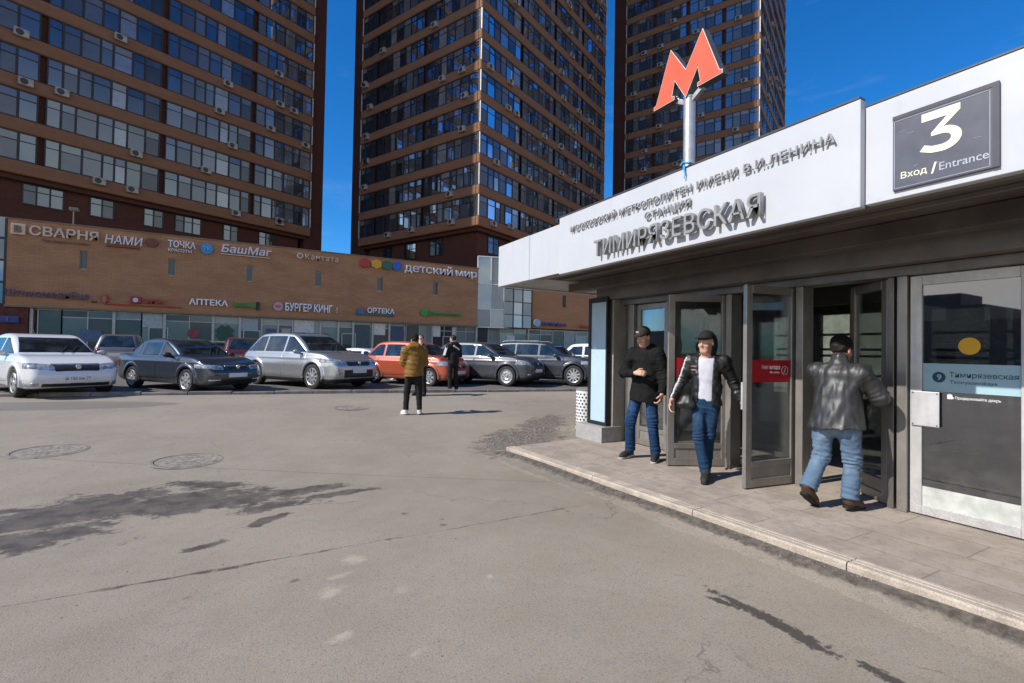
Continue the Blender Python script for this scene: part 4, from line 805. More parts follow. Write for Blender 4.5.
    for k in range(11):
        for i in range(18):
            a = 2*math.pi*(i+.5*(k % 2))/18; c = Vector((.2005*math.cos(a), .2005*math.sin(a), .08+k*.06)); u_ = Vector((-math.sin(a), math.cos(a), 0)); w_ = Vector((0, 0, 1)); o = Vector((math.cos(a), math.sin(a), 0))*.002
            hl.prism([c+u_*.019*math.cos(q*math.pi/4)+w_*.019*math.sin(q*math.pi/4) for q in range(8)], o, 1)
    hl.build('body', [M('bin_white', (.72, .72, .71), .5), M('bin_hole', (.02, .02, .02), .8)], t); b = MB(); b.lathe([(0, .80), (.15, .80), (.205, .77), (.205, .745), (.0, .745)], n=32); b.build('lid', M('bin_lid', (.25, .25, .25), .5, .3), t, smooth=True)
small_station_things()
# ================================================================== CARS
def chaikin(P, n=2):
    for _ in range(n):
        Q = []
        for i in range(len(P)):
            a, b = P[i], P[(i+1) % len(P)]
            if len(a) > 2 and a[2]: Q.append(a)              # a sharp corner stays
            else: Q.append((a[0]*.75+b[0]*.25, a[1]*.75+b[1]*.25))
            if not (len(b) > 2 and b[2]): Q.append((a[0]*.25+b[0]*.75, a[1]*.25+b[1]*.75))
        P = Q
    return [(p[0], p[1]) for p in P]
def poly2d(P, X, Z):
    P = np.array(P, float); d = np.full(np.broadcast(X, Z).shape, 1e9); sgn = np.ones_like(d)
    for i in range(len(P)):
        a, b = P[i], P[i-1]; ex, ez = b-a; wx, wz = X-a[0], Z-a[1]
        t = np.clip((wx*ex+wz*ez)/(ex*ex+ez*ez+1e-12), 0, 1); d = np.minimum(d, (wx-ex*t)**2+(wz-ez*t)**2)
        c1, c2, c3 = Z >= a[1], Z < b[1], ex*wz > ez*wx
        fl = (c1 & c2 & c3) | (~c1 & ~c2 & ~c3); sgn = np.where(fl, -sgn, sgn)
    return np.sqrt(d)*sgn
PAINT = {}
def paint(name, col, metal=.0, rough=.3, coat=1.):
    t = NT(name); P = t.obj(); n = t.noise(2.2, 6, .7, P); z = t.sep(P)[2]; f = t.noise(11, 5, .75, P)
    dust = t.m_('MULTIPLY', t.step(t.m_('ADD', z, t.m_('MULTIPLY', f, .25)), .25, .75, .5, .03), t.step(n, .3, .7, .5, 1.))
    t.set(Base_Color=t.mix(dust, col, (.20, .18, .16)), Metallic=t.m_('MULTIPLY', metal, t.m_('SUBTRACT', 1., dust)), Roughness=t.m_('ADD', rough, t.m_('MULTIPLY', dust, .3)), Coat_Weight=t.m_('SUBTRACT', coat, t.m_('MULTIPLY', dust, .8)))
    t.b.inputs['Coat Roughness'].default_value = .05; return t.m
def car_glass():
    t = NT('car_glass'); P = t.obj(); n = t.noise(2.5, 3, .6, P)
    t.set(Base_Color=t.mix(t.step(n, .4, .7), (.008, .012, .013), (.03, .042, .042)), Roughness=.04); t.b.inputs['Specular IOR Level'].default_value = 1.0; return t.m
CG = car_glass(); RUB = M('tyre_rubber', (.022, .021, .02), .85, var=.3, vs=8); RIMM = M('alloy_rim', (.50, .50, .50), .35, .6, var=.15, vs=12); BLK = M('black_plastic', (.018, .018, .018), .55, var=.25, vs=6)
CHR = M('chrome_trim', (.6, .6, .6), .15, .9, var=.05); LAMP = M('headlamp_lens', (.33, .36, .38), .08, .3, var=.5, vs=14); TAIL = M('tail_lamp', (.11, .012, .012), .15, var=.2, vs=10); UND = M('underbody', (.008, .008, .008), .9)
PLW = M('plate_white', (.68, .68, .66), .5, var=.05); PLB = M('plate_print', (.02, .02, .025), .5)
_rim = {}
def rim_mesh(kind, r):
    key = (kind, round(r, 3))
    if key not in _rim:
        ns, sw = {'five': (5, .05), 'ten': (10, .026), 'seven': (7, .045), 'steel': (0, 0)}[kind]; b = MB(); k = r*.66
        b.lathe([(k*1.06, .02), (k*1.02, .03), (k*.95, .02), (k*.93, -.07)], axis='Y', n=36)
        b.lathe([(0, .028), (k*.2, .026), (k*.26, .012), (k*.26, -.02)], axis='Y', n=20)
        for i in range(ns):
            a = 2*math.pi*i/ns; c, s = math.cos(a), math.sin(a); b.obox((c*k*.58, .004, s*k*.58), (c*k*.38, 0, s*k*.38), (0, .013, 0), (-s*sw*r/.32, 0, c*sw*r/.32))
        if not ns:
            b.lathe([(k*.26, -.01), (k*.5, .012), (k*.8, .0), (k*.94, .01)], axis='Y', n=30)
            for i in range(9): a = 2*math.pi*i/9; b.lathe([(0, .013), (k*.07, .013)], (math.cos(a)*k*.7, .0, math.sin(a)*k*.7), 'Y', 8, 1)
        b.lathe([(0, -.06), (k*.93, -.06)], axis='Y', n=30, m=1)
        o = b.build('rim', [RIMM, UND], None, smooth=False); _rim[key] = o.data; bpy.data.objects.remove(o)
        t = MB(); t.lathe([(k*1.0, .085), (k*1.1, .098), (r*.93, .100), (r*.985, .085), (r, .05), (r, -.08), (r*.97, -.1), (k, -.1)], axis='Y', n=44)
        o = t.build('wheel', RUB, None, smooth=True); _rim[key+('t',)] = o.data; bpy.data.objects.remove(o)
    return _rim[key], _rim[key+('t',)]
def make_car(label, loc, heading, S, group='cars parked behind the low kerb', name='parked_car'):
    L, W, H, wb, fo = S['L'], S['W'], S['H'], S['wb'], S['fo']; wr = S.get('wr', .32); h = S.get('h', .022); x1 = L/2; x0 = -L/2; fx = x1-fo; rx = fx-wb; zb = S['belt']
    rot = math.atan2(heading[1], heading[0])
    root = thing(name, label, S.get('cat', 'car'), loc, rot, group)
    pm = S['paint']; xw, xr0, xr1, xb = S['xw'], S['xr0'], S['xr1'], S['xb']; zc = S['cowl']; zt = S.get('deck', zb); nz = S.get('nose', .66); hf = S.get('hoodf', .80)
    lower = [(x0+.10, .30), (x0, .42), (x0+.0, .62), (x0+.03, zt-.10), (x0+.10, zt-.0), (xb, zt+.01), (xb+.3, zb), ((xb+xw)/2, zb), (xw-.2, zc-.01), (xw+.05, zc), ((xw+x1)/2+.05, (zc+hf)/2+.045), (x1-.28, hf), (x1-.08, nz+.04), (x1-.01, nz-.12), (x1, .44), (x1-.04, .30), (x1-.2, .20), (fx, .20), (rx, .20), (x0+.25, .22)]
    upper = [(xb-.02, zb-.15, 1), (xb, zt+.0, 1), (xb+(xr1-xb)*.5, zt+(H-.05-zt)*.56), (xr1-.05, H-.06), (xr1+.25, H-.015), ((xr0+xr1)/2, H), (xr0-.2, H-.02), (xr0+.05, H-.075), ((xr0+xw)/2+.02, (H+zc)/2-.0), (xw, zc, 1), (xw, zb-.15, 1)]
    LP, UP_ = chaikin(lower, 2), chaikin(upper, 2); Wh = W/2
    F = SDF((x0-.05, -Wh-.02, .15), (x1+.05, Wh+.02, H+.03), h); sl, (X, Y, Z) = F.sub(F.lo, F.lo+F.h*F.n)
    xe = np.arange(F.lo[0]-.1, F.lo[0]+F.h*F.n[0]+.5, h); zs = Z[0, 0]; T1 = poly2d(LP, xe[:, None], zs[None]); T2 = poly2d(UP_, xe[:, None], zs[None])
    yy = (np.abs(Y)/Wh); bul = 1+.055*yy**2.6*np.clip(np.abs(X)/x1, 0, 1)
    Xs = X*bul; ix = np.clip((Xs-xe[0])/h, 0, len(xe)-2); i0 = ix.astype(int)[:, :, 0]; fr = (ix-ix.astype(int))
    ds = (T1[i0]*(1-fr)+T1[i0+1]*fr); du = (T2[i0]*(1-fr)+T2[i0+1]*fr)
    s = np.abs(X)/x1; wl = Wh-.02-.12*Wh*np.clip((s-.45)/.55, 0, 1)**2.2-.22*np.clip(.42-Z, 0, 1)-.30*np.clip(Z-.72, 0, 2)**1.3-.10*np.clip((s-.85)/.15, 0, 1)**2
    crease = .012*np.exp(-((Z-(zb-.13))/.035)**2); wl = wl+crease
    wu = Wh-.085-.34*np.clip(Z-zb, 0, 2)-.05*np.clip((X-xr0)/(xw-xr0), 0, 1)-.07*np.clip((xr1-X)/(xr1-xb+.01), 0, 1)
    dl = smax(ds, (np.abs(Y)-wl)*.95, .09); dg = smax(du, (np.abs(Y)-wu)*.93, .10)
    f = smin(dl, dg, .035)
    # flared arches and wheel wells
    for cx in (fx, rx):
        rr = np.sqrt((X-cx)**2+(Z-wr)**2)
        fl = np.maximum(rr-(wr+.105), np.abs(Y)-(Wh-.012)); fl = np.maximum(fl, .24-Z); f = smin(f, np.maximum(fl, -(np.abs(Y)-(Wh-.3))), .07)
        f = np.maximum(f, -np.maximum(rr-(wr+.045), (Wh-.30)-np.abs(Y)))
    base = f.astype(np.float32)
    link('body', nets('body', base, F.lo, h, pm), root)
    # a patch of the skin: the volume close to the surface inside a region
    def patch(nm, reg, mat, out=.006, lo=None, hi=None, par=None, k=.0, deep=.05):
        lo = np.array(lo if lo is not None else F.lo)-2*h; hi = np.array(hi if hi is not None else F.lo+F.h*F.n)+2*h
        sl, (x, y, z) = F.sub(lo, hi); b = base[sl]; d = np.maximum(b-out, -(b+deep)); d = np.maximum(d, np.broadcast_to(reg(x, y, z), b.shape)); d = d.copy()
        for ax in range(3):
            ii = [slice(None)]*3
            for e in (0, -1): ii[ax] = e; d[tuple(ii)] = .5
        return link(nm, nets(nm, d, F.lo+h*np.array([q.start for q in sl]), h, mat), par or root)
    # glass: wind screen, rear screen, side windows
    def band(a, b, t=.16):           # distance to a slanted slab in the side view between two points
        a, b = np.array(a), np.array(b); d = b-a; Ln = np.linalg.norm(d); d /= Ln
        def g(x, z): u = (x-a[0])*d[0]+(z-a[1])*d[1]; v = -(x-a[0])*d[1]+(z-a[1])*d[0]; return np.maximum(np.maximum(-u, u-Ln), np.abs(v)-t)
        return g
    wuf = lambda x, z: Wh-.085-.34*np.clip(z-zb, 0, 2)
    g1 = band((xw-.05, zc+.035), (xr0+.10, H-.085)); patch('windscreen', lambda x, y, z: np.maximum(g1(x, z), np.abs(y)-(wuf(x, z)-.10)), CG)
    g2 = band((xb+.03, zt+.06), (xr1-.02, H-.10)); patch('rear_window', lambda x, y, z: np.maximum(g2(x, z), np.abs(y)-(wuf(x, z)-.15)), CG)
    ap = lambda z: xw-.10+(xr0-xw)*(z-zc)/(H-.06-zc)             # A pillar line
    cp = lambda z: xb+.16+(xr1-xb)*(z-zt)/(H-.06-zt)             # rear pillar line
    roofz = H-.115; xB = S['xB']; xC = S['xC']
    for sg in (1, -1):
        def win(nm, xa, xc, extra=None):
            def reg(x, y, z):
                d = np.maximum(zb+.035-z, z-roofz+.05*np.clip((np.abs(x-(xr0+xr1)/2)-.5), 0, 2)); d = np.maximum(d, -sg*y+.25)
                d = np.maximum(d, x-(xc if xc is not None else 9)); d = np.maximum(d, (xa if xa is not None else -9)-x)
                d = np.maximum(d, (x-ap(z))*.8); return np.maximum(d, (cp(z)-x)*.8)
            return patch(nm, reg, CG, .005)
        # doors: same paint, a shade proud so that their shut lines show
        def door(nm, xa, xc, whl):
            def reg(x, y, z):
                d = np.maximum(np.maximum(xa-x, x-xc), np.maximum(.33-z, z-zb+.01)); d = np.maximum(d, -sg*y+.25)
                return np.maximum(d, (wr+.14)-np.sqrt((x-whl)**2+(z-wr)**2))
            o = patch('door', reg, pm, .009); q = MB(); ys = sg*(Wh-.022-.3*max(0, zb-.10-.72)**1.3); q.box(xa+.06, xa+.24, ys-.015, ys+.02, zb-.155, zb-.125); q.build('handle', S.get('handle', pm), o, bevel=.01); return o
        door('door', xB+.01, min(fx-.10, xw-.02)-.0, fx); door('door', max(rx-.1, xC-.25), xB-.01, rx)
        win('side_window', xB+.03, None); win('side_window', xC+.02, xB-.03); win('side_window', None, xC-.03)
        # mirror
        m = SDF((-.16, -.14, -.1), (.16, .14, .12), .015); m.add(ell((0, 0, 0), (.075, .11, .07))); m.add(cone((.02, -sg*.06, -.05), (.02, -sg*.13, -.05), .03, .03)); m.plane(lambda X, Y, Z: -.045-X); o = m.obj('mirror', S.get('mirror', pm), root); o.location = (xw-.32, sg*(Wh+.05), zb+.06)
        # lamps
        z0, z1, y0, xd = S['lamp']
        patch('headlight', lambda x, y, z: np.maximum(np.maximum(z0+.10*(sg*y-y0)-z, z-z1-.10*(sg*y-y0)), np.maximum(y0+.15*(z-z0)-sg*y, x1-xd-x)), LAMP, .006)
        if S.get('fog'): fz0, fz1, fy0, fy1 = S['fog']; patch('fog_light', lambda x, y, z: np.maximum(np.maximum(fz0-z, z-fz1), np.maximum(np.maximum(fy0-sg*y, sg*y-fy1), x1-.5-x)), S.get('fogm', LAMP), .008)
        tz0, tz1, ty0, txd = S['tail']; patch('tail_light', lambda x, y, z: np.maximum(np.maximum(tz0-z, z-tz1), np.maximum(ty0-sg*y, x-(x0+txd))), TAIL, .007)
    gw, gz0, gz1 = S['grille']; patch('grille', lambda x, y, z: np.maximum(np.maximum(gz0-z, z-gz1), np.maximum(np.abs(y)-gw+.25*(gz1-z), x1-.5-x)), BLK, .007)
    iw, iz0, iz1 = S['intake']; patch('air_intake', lambda x, y, z: np.maximum(np.maximum(iz0-z, z-iz1), np.maximum(np.abs(y)-iw, x1-.5-x)), BLK, .007)
    if S.get('chrome'): patch('chrome_strip', lambda x, y, z: np.maximum(np.abs(z-gz1-.012)-.016, np.maximum(np.abs(y)-gw-.02, x1-.5-x)), CHR, .013)
    if S.get('clad'):
        patch('cladding', lambda x, y, z: np.maximum(z-S['clad'], np.abs(x)*0-1), BLK, .006)
    q = MB(); q.lathe([(0, .0), (.055, 0), (.05, .015), (0, .02)], (x1-.03, 0, (gz0+gz1)/2+.03), 'X', 16); q.build('emblem', CHR, root)
    # number plate
    pz = S['plate']; q = MB(); q.box(x1-.015, x1+.012, -.26, .26, pz-.056, pz+.056); o = q.build('number_plate', PLW, root, bevel=.004)
    if S.get('num'):
        text('lettering', S['num'], PLB, (x1+.0125, -.235, pz-.036), (0, 1, 0), UP, .46, .072, .001, .01, o)
    q = MB(); q.box(x0-.012, x0+.012, -.26, .26, .72, .83); q.build('number_plate', PLW, root, bevel=.004)
    # underside and wheels
    q = MB(); q.box(x0+.25, x1-.25, -Wh+.29, Wh-.29, .19, .55); q.build('underbody', UND, root)
    rm, tm = rim_mesh(S.get('rim', 'five'), wr)
    for cx in (fx, rx):
        for sg in (1, -1):
            w = link('wheel', tm, root); w.location = (cx, sg*(Wh-.125), wr); k = link('rim', rm, w); k.location = (0, .075, 0)
            w.rotation_euler = (0, RNG.uniform(0, 6), 0) if sg > 0 else (0, RNG.uniform(0, 6), math.pi)
    if S.get('rails'):
        for sg in (1, -1):
            q = MB(); ya = sg*(Wh-.085-.34*(H-.06-zb)-.02); q.tube((xr1+.1, ya, H-.035), (xr1+.25, ya, H+.015), .015); q.tube((xr1+.25, ya, H+.015), (xr0-.35, ya, H+.02), .015); q.tube((xr0-.35, ya, H+.02), (xr0-.2, ya, H-.035), .015); q.build('roof_rail', S['rails'], root)
    q = MB(); q.tube((xr1+.2, 0, H-.01), (xr1-.05, 0, H+.16), .006); q.build('antenna', BLK, root)
    for sg in (1, -1):
        q = MB(); q.tube((xw-.02, sg*.1+.15, zc+.03), (xw-.28, sg*.1+.55*1-.2, zc+.03+.28*(H-zc)/(xw-xr0)), .008); q.build('wiper', BLK, root)
    return root
HD = (.613, -.789)
def at_front(px_, D):               # the spot on the ground where a front wheel stands, from its bearing and distance
    L = (px_-512)/486*D; return Vector((.488*D+.873*L, .873*D-.488*L))
def park(label, wheel_xy, S, head=HD, side=-1, **kw):
    d = Vector(head).normalized(); n = Vector((-d.y, d.x)); c = Vector(wheel_xy)-d*(S['L']/2-S['fo'])-n*side*(S['W']/2-.12); make_car(label, (c.x, c.y, gz(c.y)), d, S, **kw)
def sedan(**k):
    S = dict(L=4.5, W=1.72, H=1.45, wb=2.55, fo=.85, belt=.93, cowl=.97, deck=.98, xw=.98, xr0=.18, xr1=-.95, xb=-1.62, xB=.02, xC=-.88, nose=.66, hoodf=.80, lamp=(.60, .72, .36, .62), grille=(.36, .60, .70), intake=(.42, .26, .38), tail=(.62, .86, .5, .45), plate=.47, wr=.31, rim='five', fog=(.30, .38, .5, .68)); S.update(k); return S
def suv(**k):
    S = dict(L=4.5, W=1.82, H=1.68, wb=2.65, fo=.88, belt=1.05, cowl=1.10, deck=1.06, xw=1.02, xr0=.25, xr1=-1.55, xb=-2.08, xB=-.02, xC=-.98, nose=.78, hoodf=.94, lamp=(.74, .88, .42, .62), grille=(.40, .68, .84), intake=(.55, .32, .46), tail=(.8, 1.05, .55, .4), plate=.55, wr=.36, rim='seven', fog=(.38, .46, .56, .74)); S.update(k); return S
P_WHITE = paint('white_car_paint', (.72, .735, .75), 0, .35); P_NAVY = paint('dark_blue_grey_paint', (.035, .043, .058), .5, .3); P_SILV = paint('silver_paint', (.48, .48, .47), .75, .32); P_OR = paint('orange_paint', (.43, .075, .027), .15, .35)
P_GREY = paint('slate_grey_paint', (.045, .05, .06), .25, .4, .6); P_DBLUE = paint('charcoal_blue_paint', (.026, .031, .042), .3, .33, .7); P_BRN = paint('grey_brown_paint', (.22, .20, .185), .6, .32); P_RED = paint('wine_red_paint', (.12, .02, .022), .3, .35)
def build_cars():
    H2 = (.52, -.854)
    park('white sedan with a wide black grille at the left end of the row', (-4.42, 15.28), sedan(L=4.84, W=1.82, H=1.49, wb=2.76, fo=.95, belt=.95, cowl=.99, deck=1.03, xw=1.05, xr0=.22, xr1=-.95, xb=-1.75, xB=.02, xC=-.95, lamp=(.62, .765, .40, .5), grille=(.44, .605, .755), chrome=True, intake=(.62, .255, .345), plate=.44, fog=(.27, .36, .66, .84), num='м 150 мк 77', paint=P_WHITE, wr=.33, h=.02), (.485, -.874))
    park('dark blue grey sedan with round spoked rims beside the white sedan', at_front(190, 13.0), sedan(paint=P_NAVY, rim='seven', fogm=CHR, fog=(.32, .37, .44, .72), plate=.47, h=.02, mirror=BLK, handle=BLK, grille=(.30, .62, .71), chrome=True, L=4.62, fo=.95), (.575, -.818))
    park('big silver family SUV with ten spoke rims', at_front(315, 14.7), suv(L=5.05, W=1.93, H=1.72, wb=2.87, fo=1.03, belt=1.06, cowl=1.12, xw=1.18, xr0=.30, xr1=-1.45, xb=-2.22, xB=.02, xC=-1.0, paint=P_SILV, rim='ten', wr=.375, lamp=(.76, .90, .52, .75), grille=(.46, .70, .84), chrome=True, intake=(.56, .36, .60), plate=.55, clad=.33, h=.022, fog=(.44, .52, .62, .8)), (.50, -.866))
    park('orange small hatchback partly hidden by the man in mustard jacket', at_front(431, 16.5), sedan(L=3.9, W=1.68, H=1.53, wb=2.45, fo=.78, belt=.95, cowl=1.02, deck=1.0, xw=1.15, xr0=.35, xr1=-1.25, xb=-1.80, xB=.05, xC=-.85, nose=.72, hoodf=.86, lamp=(.66, .84, .44, .5), tail=(.8, 1.1, .5, .3), paint=P_OR, rim='seven', h=.022), (.56, -.83))
    park('slate grey crossover with black lower trim in the row', at_front(508, 17.2), suv(L=4.4, W=1.80, H=1.57, belt=1.01, cowl=1.07, wb=2.63, xw=1.0, xr0=.2, xr1=-1.4, xb=-2.0, paint=P_GREY, rim='steel', wr=.355, clad=.36, h=.022, lamp=(.72, .90, .48, .55)), (.56, -.83))
    park('charcoal blue SUV with roof rails nearest the pavilion', at_front(574.5, 18.0), suv(L=4.53, W=1.84, H=1.63, wb=2.75, paint=P_DBLUE, rim='ten', wr=.375, rails=CHR, h=.022, clad=.34, xr1=-1.7, xb=-2.12))
    park('white SUV mostly hidden behind the charcoal blue SUV', at_front(640, 19.8), suv(paint=P_WHITE, h=.03, H=1.62))
    # second row, partly seen between the others
    make_car('grey brown SUV seen from behind past the white sedan', (-4.8, 29.0, .25), (-.05, 1.), suv(paint=P_BRN, h=.03, H=1.70), 'cars parked in the second row')
    make_car('wine red SUV seen from behind between the dark sedan and the silver SUV', (.1, 25.4, .25), (-.05, 1.), suv(paint=P_RED, h=.03, H=1.62, belt=1.02), 'cars parked in the second row')
    make_car('pale grey hatchback just left of the wine red SUV', (-1.1, 30.3, .25), (-.3, .95), sedan(paint=P_SILV, h=.03, H=1.5), 'cars parked in the second row')
    make_car('white hatchback low behind the silver SUV and the orange car', (4.9, 21.3, .15), (.75, -.66), sedan(paint=P_WHITE, h=.03, H=1.36, belt=.9, cowl=.93, deck=.95), 'cars parked in the second row')
    make_car('black sedan half hidden behind the orange hatchback', (8.6, 22.5, .25), (.7, -.7), sedan(paint=P_DBLUE, h=.03, H=1.42), 'cars parked in the second row')
build_cars()
# ================================================================== PEOPLE
SKIN = None
def people_materials():
    global PM
    PM = {}
    t = NT('skin'); n = t.noise(18, 4, .6, t.obj()); t.set(Base_Color=t.mix(n, (.50, .27, .19), (.60, .35, .26)), Roughness=.5); t.b.inputs['Subsurface Weight'].default_value = .08; t.b.inputs['Subsurface Radius'].default_value = (.01, .004, .002); PM['skin'] = t.m
    def cloth(nm, c, rough=.9, var=.2, vs=9, bump=.25, bs=220, sheen=.0, spec=.3):
        t = NT(nm); P = t.obj(); n = t.noise(vs, 6, .65, P); f = t.noise(bs, 2, .6, P); big = t.noise(3, 3, .5, P)
        c_ = t.mix(t.step(n, .3, .7), tuple(q*(1-var) for q in c), tuple(min(1, q*(1+var)) for q in c)); c_ = t.mix(t.step(f, .35, .65, .25, 0), c_, tuple(q*.6 for q in c))
        t.set(Base_Color=c_, Roughness=t.step(n, .2, .8, rough*.85, min(1, rough*1.1))); t.b.inputs['Specular IOR Level'].default_value = spec; t.b.inputs['Sheen Weight'].default_value = sheen; t.bump(t.m_('ADD', f, t.m_('MULTIPLY', n, 1.5)), bump, .004); return t.m
    def jeans(nm, c, fade):
        t = NT(nm); P = t.obj(); x, y, z = t.sep(P); n = t.noise(7, 6, .65, P); s = t.noise(30, 4, .6, t.vmul(P, (1, 1, .35))); f = t.noise(260, 2, .6, P)
        k = t.m_('MULTIPLY', t.step(n, .4, .68), t.m_('ADD', t.step(t.m_('ABSOLUTE', t.m_('SUBTRACT', z, .68)), .0, .25, .8, .1), t.step(t.m_('ABSOLUTE', t.m_('SUBTRACT', z, .42)), .0, .12, .5, 0)))
        c_ = t.mix(k, c, fade); c_ = t.mix(t.step(s, .55, .75, 0, .5), c_, tuple(q*.5 for q in c)); c_ = t.mix(t.step(f, .35, .6, .3, 0), c_, tuple(q*.55 for q in c))
        t.set(Base_Color=c_, Roughness=.9); t.b.inputs['Specular IOR Level'].default_value = .2; t.bump(t.m_('ADD', s, f), .25, .004); return t.m
    PM.update(black=cloth('black_coat_cloth', (.0085, .0085, .0085), .85, .3, spec=.2), black2=cloth('black_cloth', (.016, .016, .018)), leather=cloth('black_leather', (.013, .013, .013), .45, .3, 12, .3, 160, 0, .6),
              leather2=cloth('worn_leather', (.028, .028, .029), .48, .35, 8, .4, 150, 0, .7), mustard=cloth('mustard_nylon', (.20, .108, .017), .55, .15, 6, .1), tee=cloth('white_tee', (.56, .56, .62), .9, .08),
              white=cloth('white_trainer', (.72, .71, .70), .6, .05), dshoe=cloth('dark_trainer', (.03, .03, .032), .7), brown=cloth('brown_leather', (.075, .04, .025), .5, .25), sole=cloth('pale_sole', (.5, .5, .49), .7, .1), dsole=cloth('dark_sole', (.02, .02, .02), .8),
              jeans1=jeans('dark_blue_jeans', (.011, .037, .095), (.042, .105, .215)), jeans2=jeans('deep_blue_jeans', (.012, .038, .085), (.05, .105, .18)), jeans3=jeans('light_blue_jeans', (.105, .165, .245), (.24, .315, .40)), trous=cloth('black_trousers', (.014, .013, .013)),
              hair=cloth('dark_hair', (.02, .014, .01), .6, .3, 60, .5, 300), cap=cloth('brown_cap', (.035, .026, .022), .85), beanie=cloth('black_knit', (.006, .006, .0065), .95, .3, 40, .6, 320), eyew=M('eye_white', (.6, .58, .55), .2), eyed=M('eye_dark', (.02, .013, .01), .2), patchw=M('pale_patch', (.6, .6, .6), .7), patchr=M('red_grey_patch', (.22, .14, .14), .7, var=.5, vs=80), glove=cloth('dark_glove', (.02, .02, .022), .6))
people_materials()
def Rz(a): c, s = math.cos(a), math.sin(a); return np.array([[c, -s, 0], [s, c, 0], [0, 0, 1.]])
def Rx(a): c, s = math.cos(a), math.sin(a); return np.array([[1, 0, 0], [0, c, -s], [0, s, c]])
def unit(v): v = np.array(v, float); return v/np.linalg.norm(v)
def hand_prims(wrist, d, palm, side, curl=.5, s=1.0):
    # palm, four unequal bent fingers, a thumb leaving the side of the palm near its base
    w = np.array(wrist, float); d = unit(d); palm = np.array(palm, float); palm = unit(palm-d*(palm@d)); lat = np.cross(d, palm)*side; out = []
    k = w+d*.085*s
    for o in (-.026, -.009, .009, .026): out.append((cone(w+lat*o*.6*s+d*.012*s, k+lat*o*s, .0145*s, .0125*s), .012))
    for i, (o, ln) in enumerate(((.027, .92), (.009, 1.0), (-.009, .95), (-.026, .78))):
        p = k+lat*o*s; a = curl*.75
        for seg, L in enumerate((.040, .026, .021)):
            q = p+(d*math.cos(a)+palm*math.sin(a)+lat*o*1.3*(seg == 0))*L*ln*s; out.append((cone(p, q, (.0098-.0008*seg)*s, (.0092-.0009*seg)*s), .004)); p = q; a += curl*(.75+.1*i*.3)
    p = w+d*.022*s+lat*.026*s; q = p+unit(d*.7+lat*.75+palm*.35)*.042*s; out.append((cone(p, q, .014*s, .0115*s), .010)); r = q+unit(d*.9+lat*.15+palm*(.3+curl*.5))*.034*s; out.append((cone(q, r, .0112*s, .009*s), .004))
    return out
